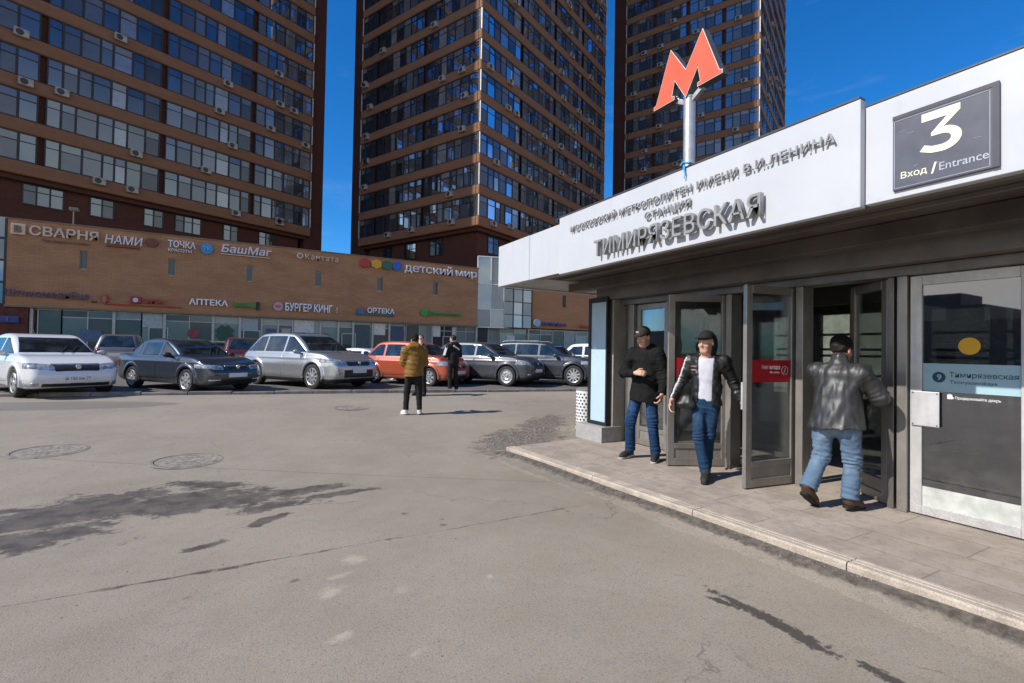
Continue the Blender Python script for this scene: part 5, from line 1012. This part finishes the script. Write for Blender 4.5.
def make_person(label, loc, rz, J, O, group=None, h=.0085):
    """J: joints in the person's own frame (x right, y forward, z up); O: clothes."""
    root = thing('person', label, 'person', loc, rz, group)
    J = {k: np.array(v, float) for k, v in J.items()}; fw = unit(J.get('fw', (0, 1, 0))); fat = O.get('fat', 1.0)
    pel, che, nek, hd = J['pelvis'], J['chest'], J['neck'], J['head']; HR = Rz(J['hyaw'] if 'hyaw' in J else 0.)@Rx(float(J.get('hpitch', 0.)))
    A = np.array(list(v for k, v in J.items() if np.ndim(v) == 1 and k not in ('fw',) and not k.startswith('hd_') and not k.startswith('palm_')))
    lo, hi = A.min(0)-np.array([.22, .24, .1]), A.max(0)+np.array([.22, .24, .18]); lo[2] = max(lo[2], -.03)
    tf = lambda p: hd+HR@np.array(p, float)
    # ---------- body: one continuous skin
    B = SDF(lo, hi, h)
    B.add(ell(tf((0, -.012, .035)), (.076, .094, .092), HR)); B.add(ell(tf((0, .03, -.035)), (.060, .066, .088), HR), .03); B.add(cone(tf((-.018, .062, -.100)), tf((.018, .062, -.100)), .026, .026), .03)
    B.add(cone(tf((0, .092, .012)), tf((0, .112, -.030)), .009, .0155), .012)
    for s in (1, -1):
        B.add(cone(tf((s*.012, .088, .027)), tf((s*.045, .074, .027)), .012, .010), .015); B.add(ell(tf((s*.042, .062, -.035)), (.022, .022, .02), HR), .02)
        B.cut(ell(tf((s*.031, .100, .004)), (.016, .014, .011), HR), .01); B.add(ell(tf((s*.077, -.008, -.012)), (.010, .021, .033), HR), .008); B.add(cone(tf((s*.006, .1, -.033)), tf((s*.016, .094, -.035)), .009, .008), .006)
    B.add(cone(tf((-.018, .084, -.066)), tf((.018, .084, -.066)), .0085, .0085), .006); B.add(cone(tf((-.014, .081, -.079)), tf((.014, .081, -.079)), .0085, .0085), .006)
    B.add(cone(tf((0, -.018, -.07)), nek-np.array([0, .0, .02]), .054*min(fat, 1.15), .060*fat), .03)
    B.add(cone(pel, che, .125*fat, .135*fat, fw, .66), .05); B.add(cone(J['shR']*.85+nek*.15-(0, 0, .03), J['shL']*.85+nek*.15-(0, 0, .03), .055, .055), .05)
    for s in 'LR':
        B.add(cone(J['sh'+s], J['el'+s], .046, .038), .03); B.add(cone(J['el'+s], J['wr'+s], .038, .027), .015)
        B.add(cone(J['hip'+s], J['kn'+s], .075, .050), .04); B.add(cone(J['kn'+s], J['an'+s], .048, .034), .02); B.add(cone(J['an'+s], J['an'+s]*.55+J['to'+s]*.45, .030, .02), .01)
        if 'hd_'+s in J:
            for pr, k in hand_prims(J['wr'+s], J['hd_'+s], J['palm_'+s], 1 if s == 'R' else -1, O.get('curl'+s, .5), 1.04): B.add(pr, k)
    B.obj('body', PM['skin'], root)
    for s in (1, -1):
        e = MB(); c = tf((s*.031, .0845, .004)); e.lathe([(0, -.011), (.007, -.0085), (.011, 0), (.007, .0085), (0, .011)], c, 'Z', 10); q = tf((s*.031, .0945, .004)); e.lathe([(0, -.005), (.005, 0), (0, .005)], q, 'Z', 8, 1); e.build('eye', [PM['eyew'], PM['eyed']], root, smooth=True)
        e = MB(); a, b = tf((s*.013, .099, .030)), tf((s*.047, .084, .030)); e.tube(a, b, .0045, .003, 6); e.build('eyebrow', PM['hair'], root)
    # ---------- trousers
    T = SDF(lo, np.array([hi[0], hi[1], pel[2]+.2]), h); wd = O.get('leg', 1.0); tr = (.088*fat*wd, .071*wd, .066*wd, O.get('cuff', .064))
    T.add(cone(pel+(0, 0, .05), pel-(0, 0, .03), .135*fat, .140*fat, fw, .74), .05); T.add(cone(J['hipL']*.8+J['hipR']*.2+(0, -.02, -.0), J['hipR']*.8+J['hipL']*.2+(0, -.02, -.0), .092*fat, .092*fat), .05)
    for s in 'LR':
        T.add(cone(J['hip'+s], J['kn'+s], tr[0], tr[1]), .05)
        an = J['an'+s]; T.add(cone(J['kn'+s], an*.97+J['kn'+s]*.03, tr[2], tr[3]), .03)
    T.wrinkle(.0032, 30, O.get('seed', 1)); T.wrinkle(.0022, 75, O.get('seed', 1)+9)
    for s in 'LR': folds(T, J['hip'+s], J['kn'+s], .085, .0030, ((.10, .22), (.92, .30))); folds(T, J['kn'+s], J['an'+s], .075, .0048, ((.0, .25), (.95, .42)))
    for s in 'LR':
        a, b = J['kn'+s], J['an'+s]; d = unit(b-a); cutp = b-d*O.get('hem', .035)
        # hem cut only on this shin
        pr = cone(cutp+d*.105, cutp+d*.26, .108, .1); T.cut((lambda X, Y, Z, c=cutp, d=d, f=pr[0]: np.maximum(f(X, Y, Z), -((X-c[0])*d[0]+(Y-c[1])*d[1]+(Z-c[2])*d[2])), pr[1], pr[2]), .008)
    T.obj('trousers', PM[O['trousers']], root)
    # ---------- shoes
    for s in 'LR':
        an, to = J['an'+s], J['to'+s]; d = unit(to-an); heel = J.get('he'+s, None); fl = unit(np.array([d[0], d[1], 0])) if abs(d[2]) < .95 else fw
        he = an-fl*.035+np.array([0, 0, -.045]) if heel is None else heel
        ax = unit(to-he); upv = unit(np.array([0, 0, 1])-ax*ax[2]) if abs(ax[2]) < .9 else unit(fw)
        base = lambda p, q: he+ax*p+upv*q
        S = SDF(np.minimum(he, to)-.13, np.maximum(np.maximum(he, to), an)+.14, .007); L = np.linalg.norm(to-he)
        S.add(cone(base(.02, .036), base(.07, .05), .036, .040), .03); S.add(cone(base(.05, .04), base(L-.05, .022), .043, .036), .03); S.add(cone(base(L-.08, .025), base(L-.01, .012), .041, .030), .03); S.add(cone(base(.035, .05), an+(an-to)*.02+np.array([0, 0, .035])*(1 if abs(ax[2]) < .6 else 0), .043, .043), .03)
        S.plane(lambda X, Y, Z: -((X-he[0])*upv[0]+(Y-he[1])*upv[1]+(Z-he[2])*upv[2])-.006); sh = S.obj('shoe', PM[O['shoe']], root)
        K = SDF(np.minimum(he, to)-.1, np.maximum(he, to)+.1, .006); K.add(cone(base(.01, .0), base(L*.45, .0), .041, .040), .02); K.add(cone(base(L*.4, 0), base(L-.015, 0.0), .044, .037), .02)
        K.plane(lambda X, Y, Z: np.abs((X-he[0])*upv[0]+(Y-he[1])*upv[1]+(Z-he[2])*upv[2]+.005)-O.get('solet', .013)); K.obj('sole', PM[O.get('sole', 'dsole')], sh)
    # ---------- jacket
    jk = PM[O['jacket']]; th = O.get('bulk', 0.); hem = O['hemz']; G = SDF(lo-.02, hi+.02, h)
    bot = np.array([pel[0], pel[1], hem]); G.add(cone(bot-(0, 0, .12), pel*.5+che*.5, (O.get('skirt', .158)+.022)*fat+th, .158*fat+th, fw, .80), .05); G.add(cone(pel*.45+che*.55, che+(0, 0, .03), .157*fat+th, .152*fat+th, fw, .70), .06)
    G.add(cone(J['shR']*.82+nek*.18-(0, 0, .04), J['shL']*.82+nek*.18-(0, 0, .04), .078+th, .078+th), .06); G.add(cone(nek-(0, 0, .06), nek+(0, -.005, O.get('collar', .02)), .082+th*.5, .068+th*.3), .04)
    if O.get('belly'): G.add(ell(pel+np.array([0, 0, .10])+fw*.06, (.17, .13, .16)), .08)
    if 'quilt' in O:
        q = O['quilt']; sl, (X, Y, Z) = G.sub(G.lo, G.lo+G.h*G.n); G.f = G.f-(.010*np.abs(np.sin(math.pi*(Z+.02*np.sin(6*X))/q))-.004).astype(np.float32)
    G.plane(lambda X, Y, Z: hem+.012*np.sin(9*X+4*Y)-Z)
    sw = O.get('sleeve', 1.0)
    for s in 'LR':
        a, b, c = J['sh'+s], J['el'+s], J['wr'+s]; e = b+unit(c-b)*(np.linalg.norm(c-b)-.025)
        Q = SDF(np.minimum(np.minimum(a, b), c)-.14, np.maximum(np.maximum(a, b), c)+.14, h); Q.add(cone(a-(0, 0, .01), b, .073*sw+th, .060*sw+th), .03); Q.add(cone(b, e, .058*sw+th, .045*sw+th*.7), .03)
        if 'quilt' in O:
            for p0, p1 in ((a, b), (b, e)):
                d = unit(p1-p0); sl, (X, Y, Z) = Q.sub(Q.lo, Q.lo+Q.h*Q.n); u = (X-p0[0])*d[0]+(Y-p0[1])*d[1]+(Z-p0[2])*d[2]; Q.f = Q.f-(.006*np.abs(np.sin(math.pi*u/.075))-.003).astype(np.float32)
        folds(Q, a, b, .10, .0042, ((.95, .35), (.15, .2)), .047); folds(Q, b, c, .08, .0036, ((.05, .4), (.9, .3)), .040)
        d = unit(c-b); Q.plane(lambda X, Y, Z: np.maximum((X-e[0])*d[0]+(Y-e[1])*d[1]+(Z-e[2])*d[2]-.012, -1.))
        sl, _ = G.sub(Q.lo, Q.lo+Q.h*Q.n); gx = [(G.lo[i]+G.h*np.arange(sl[i].start, sl[i].stop)) for i in range(3)]
        # resample the sleeve on the jacket's grid
        ii = [np.clip(np.round((g-Q.lo[k])/Q.h).astype(int), 0, Q.n[k]-1) for k, g in enumerate(gx)]; off = [(gx[k]-(Q.lo[k]+Q.h*ii[k])) for k in range(3)]
        val = trilin(Q, gx); G.f[sl] = smin(G.f[sl], val, .055)
    if O.get('hood'):
        G.add(cone(nek+np.array([-.07, -.09, .01]), nek+np.array([.07, -.09, .01]), .066, .066), .03); G.add(cone(nek+np.array([-.085, -.02, .035]), nek+np.array([-.05, -.1, .01]), .035, .045), .03); G.add(cone(nek+np.array([.085, -.02, .035]), nek+np.array([.05, -.1, .01]), .035, .045), .03)
    G.wrinkle(O.get('wr', .0055), O.get('wf', 30), O.get('seed', 1)+3); G.wrinkle(O.get('wr', .0055)*.6, 70, O.get('seed', 1)+5)
    if O.get('open'):
        ow = O['open']; G.cut((lambda X, Y, Z: np.maximum(np.abs(X-che[0]-.02*(che[2]-Z)) - ow-.05*np.clip(Z-che[2], 0, 1), .03-((Y-che[1])*1.)), np.array([-.3, che[1], hem-.1]), np.array([.3, che[1]+.4, nek[2]+.12])), .008)
        V = SDF(lo, hi, h); V.add(cone(pel, che+(0, 0, .03), .148*fat, .142*fat, fw, .70), .05); V.add(cone(J['shR']*.6+nek*.4-(0, 0, .06), J['shL']*.6+nek*.4-(0, 0, .06), .062, .062), .05); V.wrinkle(.005, 32, 4); V.plane(lambda X, Y, Z: O.get('shirtz', hem)-Z); V.obj('shirt', PM['tee'], root)
    G.obj('jacket', jk, root)
    for nm, mt, reg in O.get('decor', lambda *a: [])(J):
        sl, g_ = G.sub(G.lo, G.lo+G.h*G.n); D = np.maximum(np.maximum(G.f-.005, -(G.f+.012)), np.broadcast_to(reg(*g_), G.f.shape)); link(nm, nets(nm, D, G.lo, G.h, PM[mt]), root)
    if O.get('collarfur'): pass
    # ---------- head wear / hair
    ht = O.get('hat')
    if ht == 'cap':
        C = SDF(hd-.24, hd+.24, .007); C.add(ell(tf((0, -.012, .045)), (.088, .108, .098), HR)); zc = HR@np.array([0, .12, 1.]); zc /= np.linalg.norm(zc); p0 = tf((0, 0, .040)); C.plane(lambda X, Y, Z: -((X-p0[0])*zc[0]+(Y-p0[1])*zc[1]+(Z-p0[2])*zc[2])); C.add(ell(tf((0, .112, .056)), (.074, O.get('brim', .075), .008), HR@Rx(.05)), .012); C.obj('cap', PM[O.get('hatm', 'cap')], root)
        if O.get('badge'): b = MB(); c = tf((.0, .100, .085)); b.obox(c, HR@np.array([.022, 0, 0]), HR@np.array([0, .004, -.004]), HR@np.array([0, .010, .018])); b.build('cap_badge', PM['patchw'], root)
    elif ht == 'beanie':
        C = SDF(hd-.24, hd+.24, .007); C.add(ell(tf((0, -.014, .045)), (.090, .108, .102), HR)); p0 = tf((0, 0, .012)); zc = unit(HR@np.array([0, .25, 1.])); C.plane(lambda X, Y, Z: -((X-p0[0])*zc[0]+(Y-p0[1])*zc[1]+(Z-p0[2])*zc[2])); C.wrinkle(.003, 60, 3); C.obj('knit_hat', PM['beanie'], root)
    if O.get('hair', True):
        C = SDF(hd-.24, hd+.24, .007); C.add(ell(tf((0, -.020, .035)), (.083, .098, .096) if ht != 'cap' else (.080, .096, .085), HR)); f_ = unit(HR@np.array([0, 1, .35])); p1 = tf((0, .045, .03)); p2 = tf((0, 0, -.065)); zz = HR@np.array([0, .0, 1.])
        C.plane(lambda X, Y, Z: np.minimum((X-p1[0])*f_[0]+(Y-p1[1])*f_[1]+(Z-p1[2])*f_[2], -((X-p1[0])*zz[0]+(Y-p1[1])*zz[1]+(Z-p1[2])*zz[2])+.035), .01); C.plane(lambda X, Y, Z: -((X-p2[0])*zz[0]+(Y-p2[1])*zz[1]+(Z-p2[2])*zz[2])); C.wrinkle(.003, 120, 8); C.obj('hair', PM['hair'], root)
    if O.get('headhood'):
        C = SDF(hd-.3, hd+.26, .008); C.add(ell(tf((0, -.04, .01)), (.095, .10, .115), HR)); C.add(cone(tf((0, -.06, -.06)), nek+(0, -.04, .0), .09, .09), .05); f_ = HR@np.array([0, 1., 0]); p1 = tf((0, -.005, 0)); C.plane(lambda X, Y, Z: (X-p1[0])*f_[0]+(Y-p1[1])*f_[1]+(Z-p1[2])*f_[2]); C.cut(ell(tf((0, .03, -.005)), (.085, .12, .105), HR)); C.wrinkle(.003, 50, 2); C.obj('hood', PM['black2'], root)
    return root, J, tf
def folds(S, a, b, R, amp, spots, pitch=.042):
    # cloth bunched in rings round a limb, strongest near the given places along it
    d = unit(b-a); L = np.linalg.norm(b-a); m = np.array([R+.06]*3); sl, (X, Y, Z) = S.sub(np.minimum(a, b)-m, np.maximum(a, b)+m); sd = unit(np.cross(d, [.3, .9, .2])); s2 = np.cross(d, sd)
    f = lambda v: (X-a[0])*v[0]+(Y-a[1])*v[1]+(Z-a[2])*v[2]
    u, p, q = f(d), f(sd), f(s2); w = sum(np.exp(-((u/L-c)/s_)**2) for c, s_ in spots); rr = np.clip((R+.05-np.sqrt(p*p+q*q))/.03, 0, 1)
    S.f[sl] = S.f[sl]+(amp*w*rr*np.sin(2*math.pi*u/pitch+9*p*(1+2*np.sin(17*u))+7*q+1.7*np.sin(31*u))).astype(np.float32)
def trilin(Q, g):
    idx = [np.clip((g[k]-Q.lo[k])/Q.h, 0, Q.n[k]-1.001) for k in range(3)]; i0 = [q.astype(int) for q in idx]; fr = [(idx[k]-i0[k]).astype(np.float32) for k in range(3)]; out = 0
    for a in (0, 1):
        for b in (0, 1):
            for c in (0, 1):
                w = (fr[0] if a else 1-fr[0])[:, None, None]*(fr[1] if b else 1-fr[1])[None, :, None]*(fr[2] if c else 1-fr[2])[None, None, :]; out = out+w*Q.f[np.ix_(i0[0]+a, i0[1]+b, i0[2]+c)]
    ins = [(g[k] >= Q.lo[k]) & (g[k] <= Q.lo[k]+Q.h*(Q.n[k]-1)) for k in range(3)]; m = ins[0][:, None, None] & ins[1][None, :, None] & ins[2][None, None, :]
    return np.where(m, out, 1.).astype(np.float32)
def face(dx, dy): return math.atan2(-dx, dy)          # own +Y turned to this world direction
def build_people():
    # man in black coat and cap, hands together before his belly, looking down
    make_person('man in long black coat brown cap and blue jeans looking down at his wrist', (4.735, 4.81, .104), face(-.93, -.36), dict(
        pelvis=(0, 0, .95), chest=(0, .0, 1.27), neck=(0, .01, 1.47), head=(0, .055, 1.625), hyaw=-.22, hpitch=-.34,
        shL=(-.18, 0, 1.415), shR=(.18, 0, 1.415), elL=(-.265, -.02, 1.12), elR=(.275, .06, 1.135), wrL=(-.27, .085, .88), wrR=(.02, .245, 1.15), hd_R=(-.9, .25, .05), palm_R=(-.2, -.9, -.3), hd_L=(.05, .35, -.93), palm_L=(.9, .1, .0),
        hipL=(-.09, 0, .90), hipR=(.09, 0, .90), knL=(-.13, .04, .49), knR=(.16, .09, .49), anL=(-.155, -.03, .075), anR=(.19, .02, .075), toL=(-.20, .165, .012), toR=(.235, .215, .012)),
        dict(jacket='black', hemz=.765, skirt=.19, hood=True, collar=.012, trousers='jeans1', shoe='dshoe', sole='sole', hat='cap', hatm='cap', badge=True, wr=.007, wf=26, seed=2, cuff=.068, curlR=.9, curlL=.8, bulk=.012, solet=.014))
    def deco(J):
        out = []
        for p, q in ((J['shR'], J['elR']), (J['elR'], J['wrR'])):
            d = unit(q-p); s0 = np.array([.45, .89, .1]); s0 = unit(s0-d*(s0@d)); lt = np.cross(d, s0); L = np.linalg.norm(q-p)
            def reg(X, Y, Z, p=p, d=d, s0=s0, lt=lt, L=L):
                f = lambda v: (X-p[0])*v[0]+(Y-p[1])*v[1]+(Z-p[2])*v[2]
                u = f(d); return np.maximum(np.maximum(np.abs(f(lt))-.011, .02-f(s0)), np.maximum(np.maximum(-u-.02, u-L+.02), f(s0)-.13))
            out.append(('sleeve_stripe', 'patchw', reg))
        for k in (0, 1): out.append(('chest_patch', 'patchr', lambda X, Y, Z, k=k: np.maximum(np.maximum(np.abs(X-.125)-.036, np.abs(Z-1.265+.04*k)-.013), .03-Y)))
        return out
    # young man leaving, leather jacket over a white shirt
    r, J, tf = make_person('young man in open black leather jacket and white shirt stepping out of the doors', (4.70, 3.80, .104), face(-.80, -.50), dict(
        pelvis=(0, .0, .91), chest=(0, .01, 1.215), neck=(0, .015, 1.40), head=(0, .045, 1.545), hyaw=-.38, hpitch=-.08,
        shL=(-.19, -.03, 1.345), shR=(.18, .02, 1.345), elL=(-.275, -.12, 1.08), elR=(.27, .02, 1.085), wrL=(-.37, -.10, .87), wrR=(.365, .10, .87), hd_R=(.12, .3, -.95), palm_R=(-.85, .2, 0), hd_L=(-.6, .2, -.65), palm_L=(0, .3, -.9),
        hipL=(-.08, 0, .86), hipR=(.08, 0, .86), knL=(-.035, -.01, .47), knR=(.065, .11, .47), anL=(.005, -.13, .10), anR=(-.02, .15, .08), toL=(-.01, .07, .02), toR=(-.03, .35, .015)),
        dict(jacket='leather', hemz=.84, skirt=.15, open=.075, shirtz=.86, collar=.03, trousers='jeans2', shoe='dshoe', sole='dsole', hat='cap', brim=.055, hatm='black2', headhood=True, hair=False, wr=.006, wf=34, seed=5, leg=.86, cuff=.058, curlL=.75, curlR=.55, hem=.02, decor=deco))
    bag = SDF((-.15, -.12, -.13), (.15, .12, .13), .009); bag.add(ell((0, 0, 0), (.085, .055, .085)), .01); bag.add(cone((-.06, .03, -.04), (.06, .03, -.04), .045, .045), .03); bag.wrinkle(.005, 45, 3)
    o = bag.obj('waist_bag', PM['leather'], None); tag(o, 'small black bag worn at the right hip of the leather jacket man', 'bag'); fz = face(-.80, -.50); c, s = math.cos(fz), math.sin(fz); lx, ly = .20, .10; o.location = (4.70+c*lx-s*ly, 3.80+s*lx+c*ly, .104+.865); o.rotation_euler = (0, 0, fz)
    # stout man pushing the door, seen from behind
    make_person('stout man in worn black leather jacket and knit hat pushing into the doorway', (4.87, 2.49, .104), face(.985, .12), dict(
        pelvis=(0, .0, .86), chest=(0, .05, 1.16), neck=(0, .085, 1.36), head=(0, .12, 1.475), hyaw=-.15, hpitch=-.12,
        shL=(-.185, .05, 1.275), shR=(.185, .07, 1.27), elL=(-.18, .24, 1.05), elR=(.285, .18, 1.045), wrL=(-.10, .42, 1.10), wrR=(.22, .42, 1.05), hd_R=(-.3, .8, .1), palm_R=(-.5, .2, -.7), hd_L=(.1, .9, .3), palm_L=(.2, .7, -.5),
        hipL=(-.10, 0, .82), hipR=(.10, 0, .82), knL=(-.12, -.005, .46), knR=(.11, .075, .45), anL=(-.155, -.225, .165), anR=(.10, .035, .085), toL=(-.135, -.08, .012), toR=(.14, .22, .012), heL=(-.165, -.255, .135)),
        dict(jacket='leather2', hemz=.745, skirt=.208, fat=1.10, belly=True, collar=.03, trousers='jeans3', shoe='brown', sole='dsole', hat='beanie', hair=True, wr=.0065, wf=34, seed=8, leg=1.04, cuff=.074, curlL=.4, curlR=.7, bulk=.006, sleeve=1.12))
    # mustard jacket, back to the viewer
    make_person('man in mustard quilted jacket and white trainers standing with his back turned', (3.28, 10.17, gz(10.17)), face(.28, .96), dict(
        pelvis=(0, 0, .93), chest=(0, .0, 1.24), neck=(0, .015, 1.45), head=(0, .045, 1.60), hyaw=.35, hpitch=-.18,
        shL=(-.185, 0, 1.385), shR=(.185, 0, 1.385), elL=(-.225, .02, 1.12), elR=(.215, .05, 1.12), wrL=(-.16, .23, 1.05), wrR=(.12, .25, 1.09), hd_R=(-.5, .6, .2), palm_R=(-.5, 0, .6), hd_L=(.5, .6, .2), palm_L=(.5, 0, .6),
        hipL=(-.09, 0, .88), hipR=(.09, 0, .88), knL=(-.14, .03, .48), knR=(.115, .02, .48), anL=(-.16, -.02, .08), anR=(.13, -.03, .08), toL=(-.24, .15, .012), toR=(.15, .175, .012)),
        dict(jacket='mustard', hemz=.83, skirt=.175, quilt=.105, bulk=.020, hood=True, collar=.05, trousers='trous', shoe='white', sole='white', hat='beanie', hair=True, wr=.005, seed=11, leg=1.0, cuff=.058, sleeve=1.05), 'men chatting near the parked cars', .0115)
    # dark haired man behind the mustard jacket, hand at his face
    make_person('man in dark jacket mostly hidden behind the mustard jacket with a hand raised', (4.50, 13.33, gz(13.33)), face(-.75, -.65), dict(
        pelvis=(0, 0, .93), chest=(0, .0, 1.24), neck=(0, .015, 1.44), head=(0, .045, 1.60), hyaw=.3, hpitch=-.1,
        shL=(-.185, 0, 1.385), shR=(.185, 0, 1.385), elL=(-.27, .16, 1.20), elR=(.26, .05, 1.12), wrL=(-.13, .25, 1.42), wrR=(.18, .22, 1.0), hd_R=(-.3, .7, .2), palm_R=(-.5, 0, .6), hd_L=(.25, .0, .95), palm_L=(.3, -.9, 0),
        hipL=(-.09, 0, .88), hipR=(.09, 0, .88), knL=(-.11, .03, .48), knR=(.11, .02, .48), anL=(-.12, -.02, .08), anR=(.13, -.03, .08), toL=(-.15, .165, .012), toR=(.17, .165, .012)),
        dict(jacket='black2', hemz=.86, trousers='trous', shoe='dshoe', sole='dsole', hat=None, hair=True, seed=13, bulk=.008), 'men chatting near the parked cars', .0135)
    # black jacket with white sleeves
    r, J, tf = make_person('man in black jacket with white sleeve panels beside the orange car', (5.76, 14.0, gz(14.0)), face(-.10, .99), dict(
        pelvis=(0, 0, .95), chest=(0, .0, 1.26), neck=(0, .015, 1.47), head=(0, .05, 1.625), hyaw=.5, hpitch=-.1,
        shL=(-.185, 0, 1.405), shR=(.185, 0, 1.405), elL=(-.255, .03, 1.13), elR=(.25, .03, 1.13), wrL=(-.17, .22, 1.08), wrR=(.14, .24, 1.1), hd_R=(-.4, .7, .2), palm_R=(-.5, 0, .6), hd_L=(.4, .7, .2), palm_L=(.5, 0, .6),
        hipL=(-.085, 0, .90), hipR=(.085, 0, .90), knL=(-.10, .03, .49), knR=(.10, .02, .49), anL=(-.11, -.02, .08), anR=(.11, -.03, .08), toL=(-.15, .165, .012), toR=(.14, .165, .012)),
        dict(jacket='black2', hemz=.87, trousers='trous', shoe='dshoe', sole='sole', hat=None, hair=True, seed=17, bulk=.01, hood=True, leg=.95), 'men chatting near the parked cars', .0135)
    b = MB(); a, e = J['shL'], J['elL']
    for i in range(6):
        t0 = i/6; P = a+(e-a)*t0; P1 = a+(e-a)*(t0+.17); m = (P+P1)/2+np.array([-.066, -.03, -.01]); b.obox(m, (P1-P)*.5, (.022, -.04, 0), (.012, .006, 0))
    b.build('sleeve_panel', PM['tee'], r, bevel=.008); b = MB(); b.obox((.02, -.155, 1.36), (.10, 0, -.06), (0, .02, 0), (.012, 0, .02)); b.build('back_stripe', PM['patchw'], r, bevel=.005)
build_people()
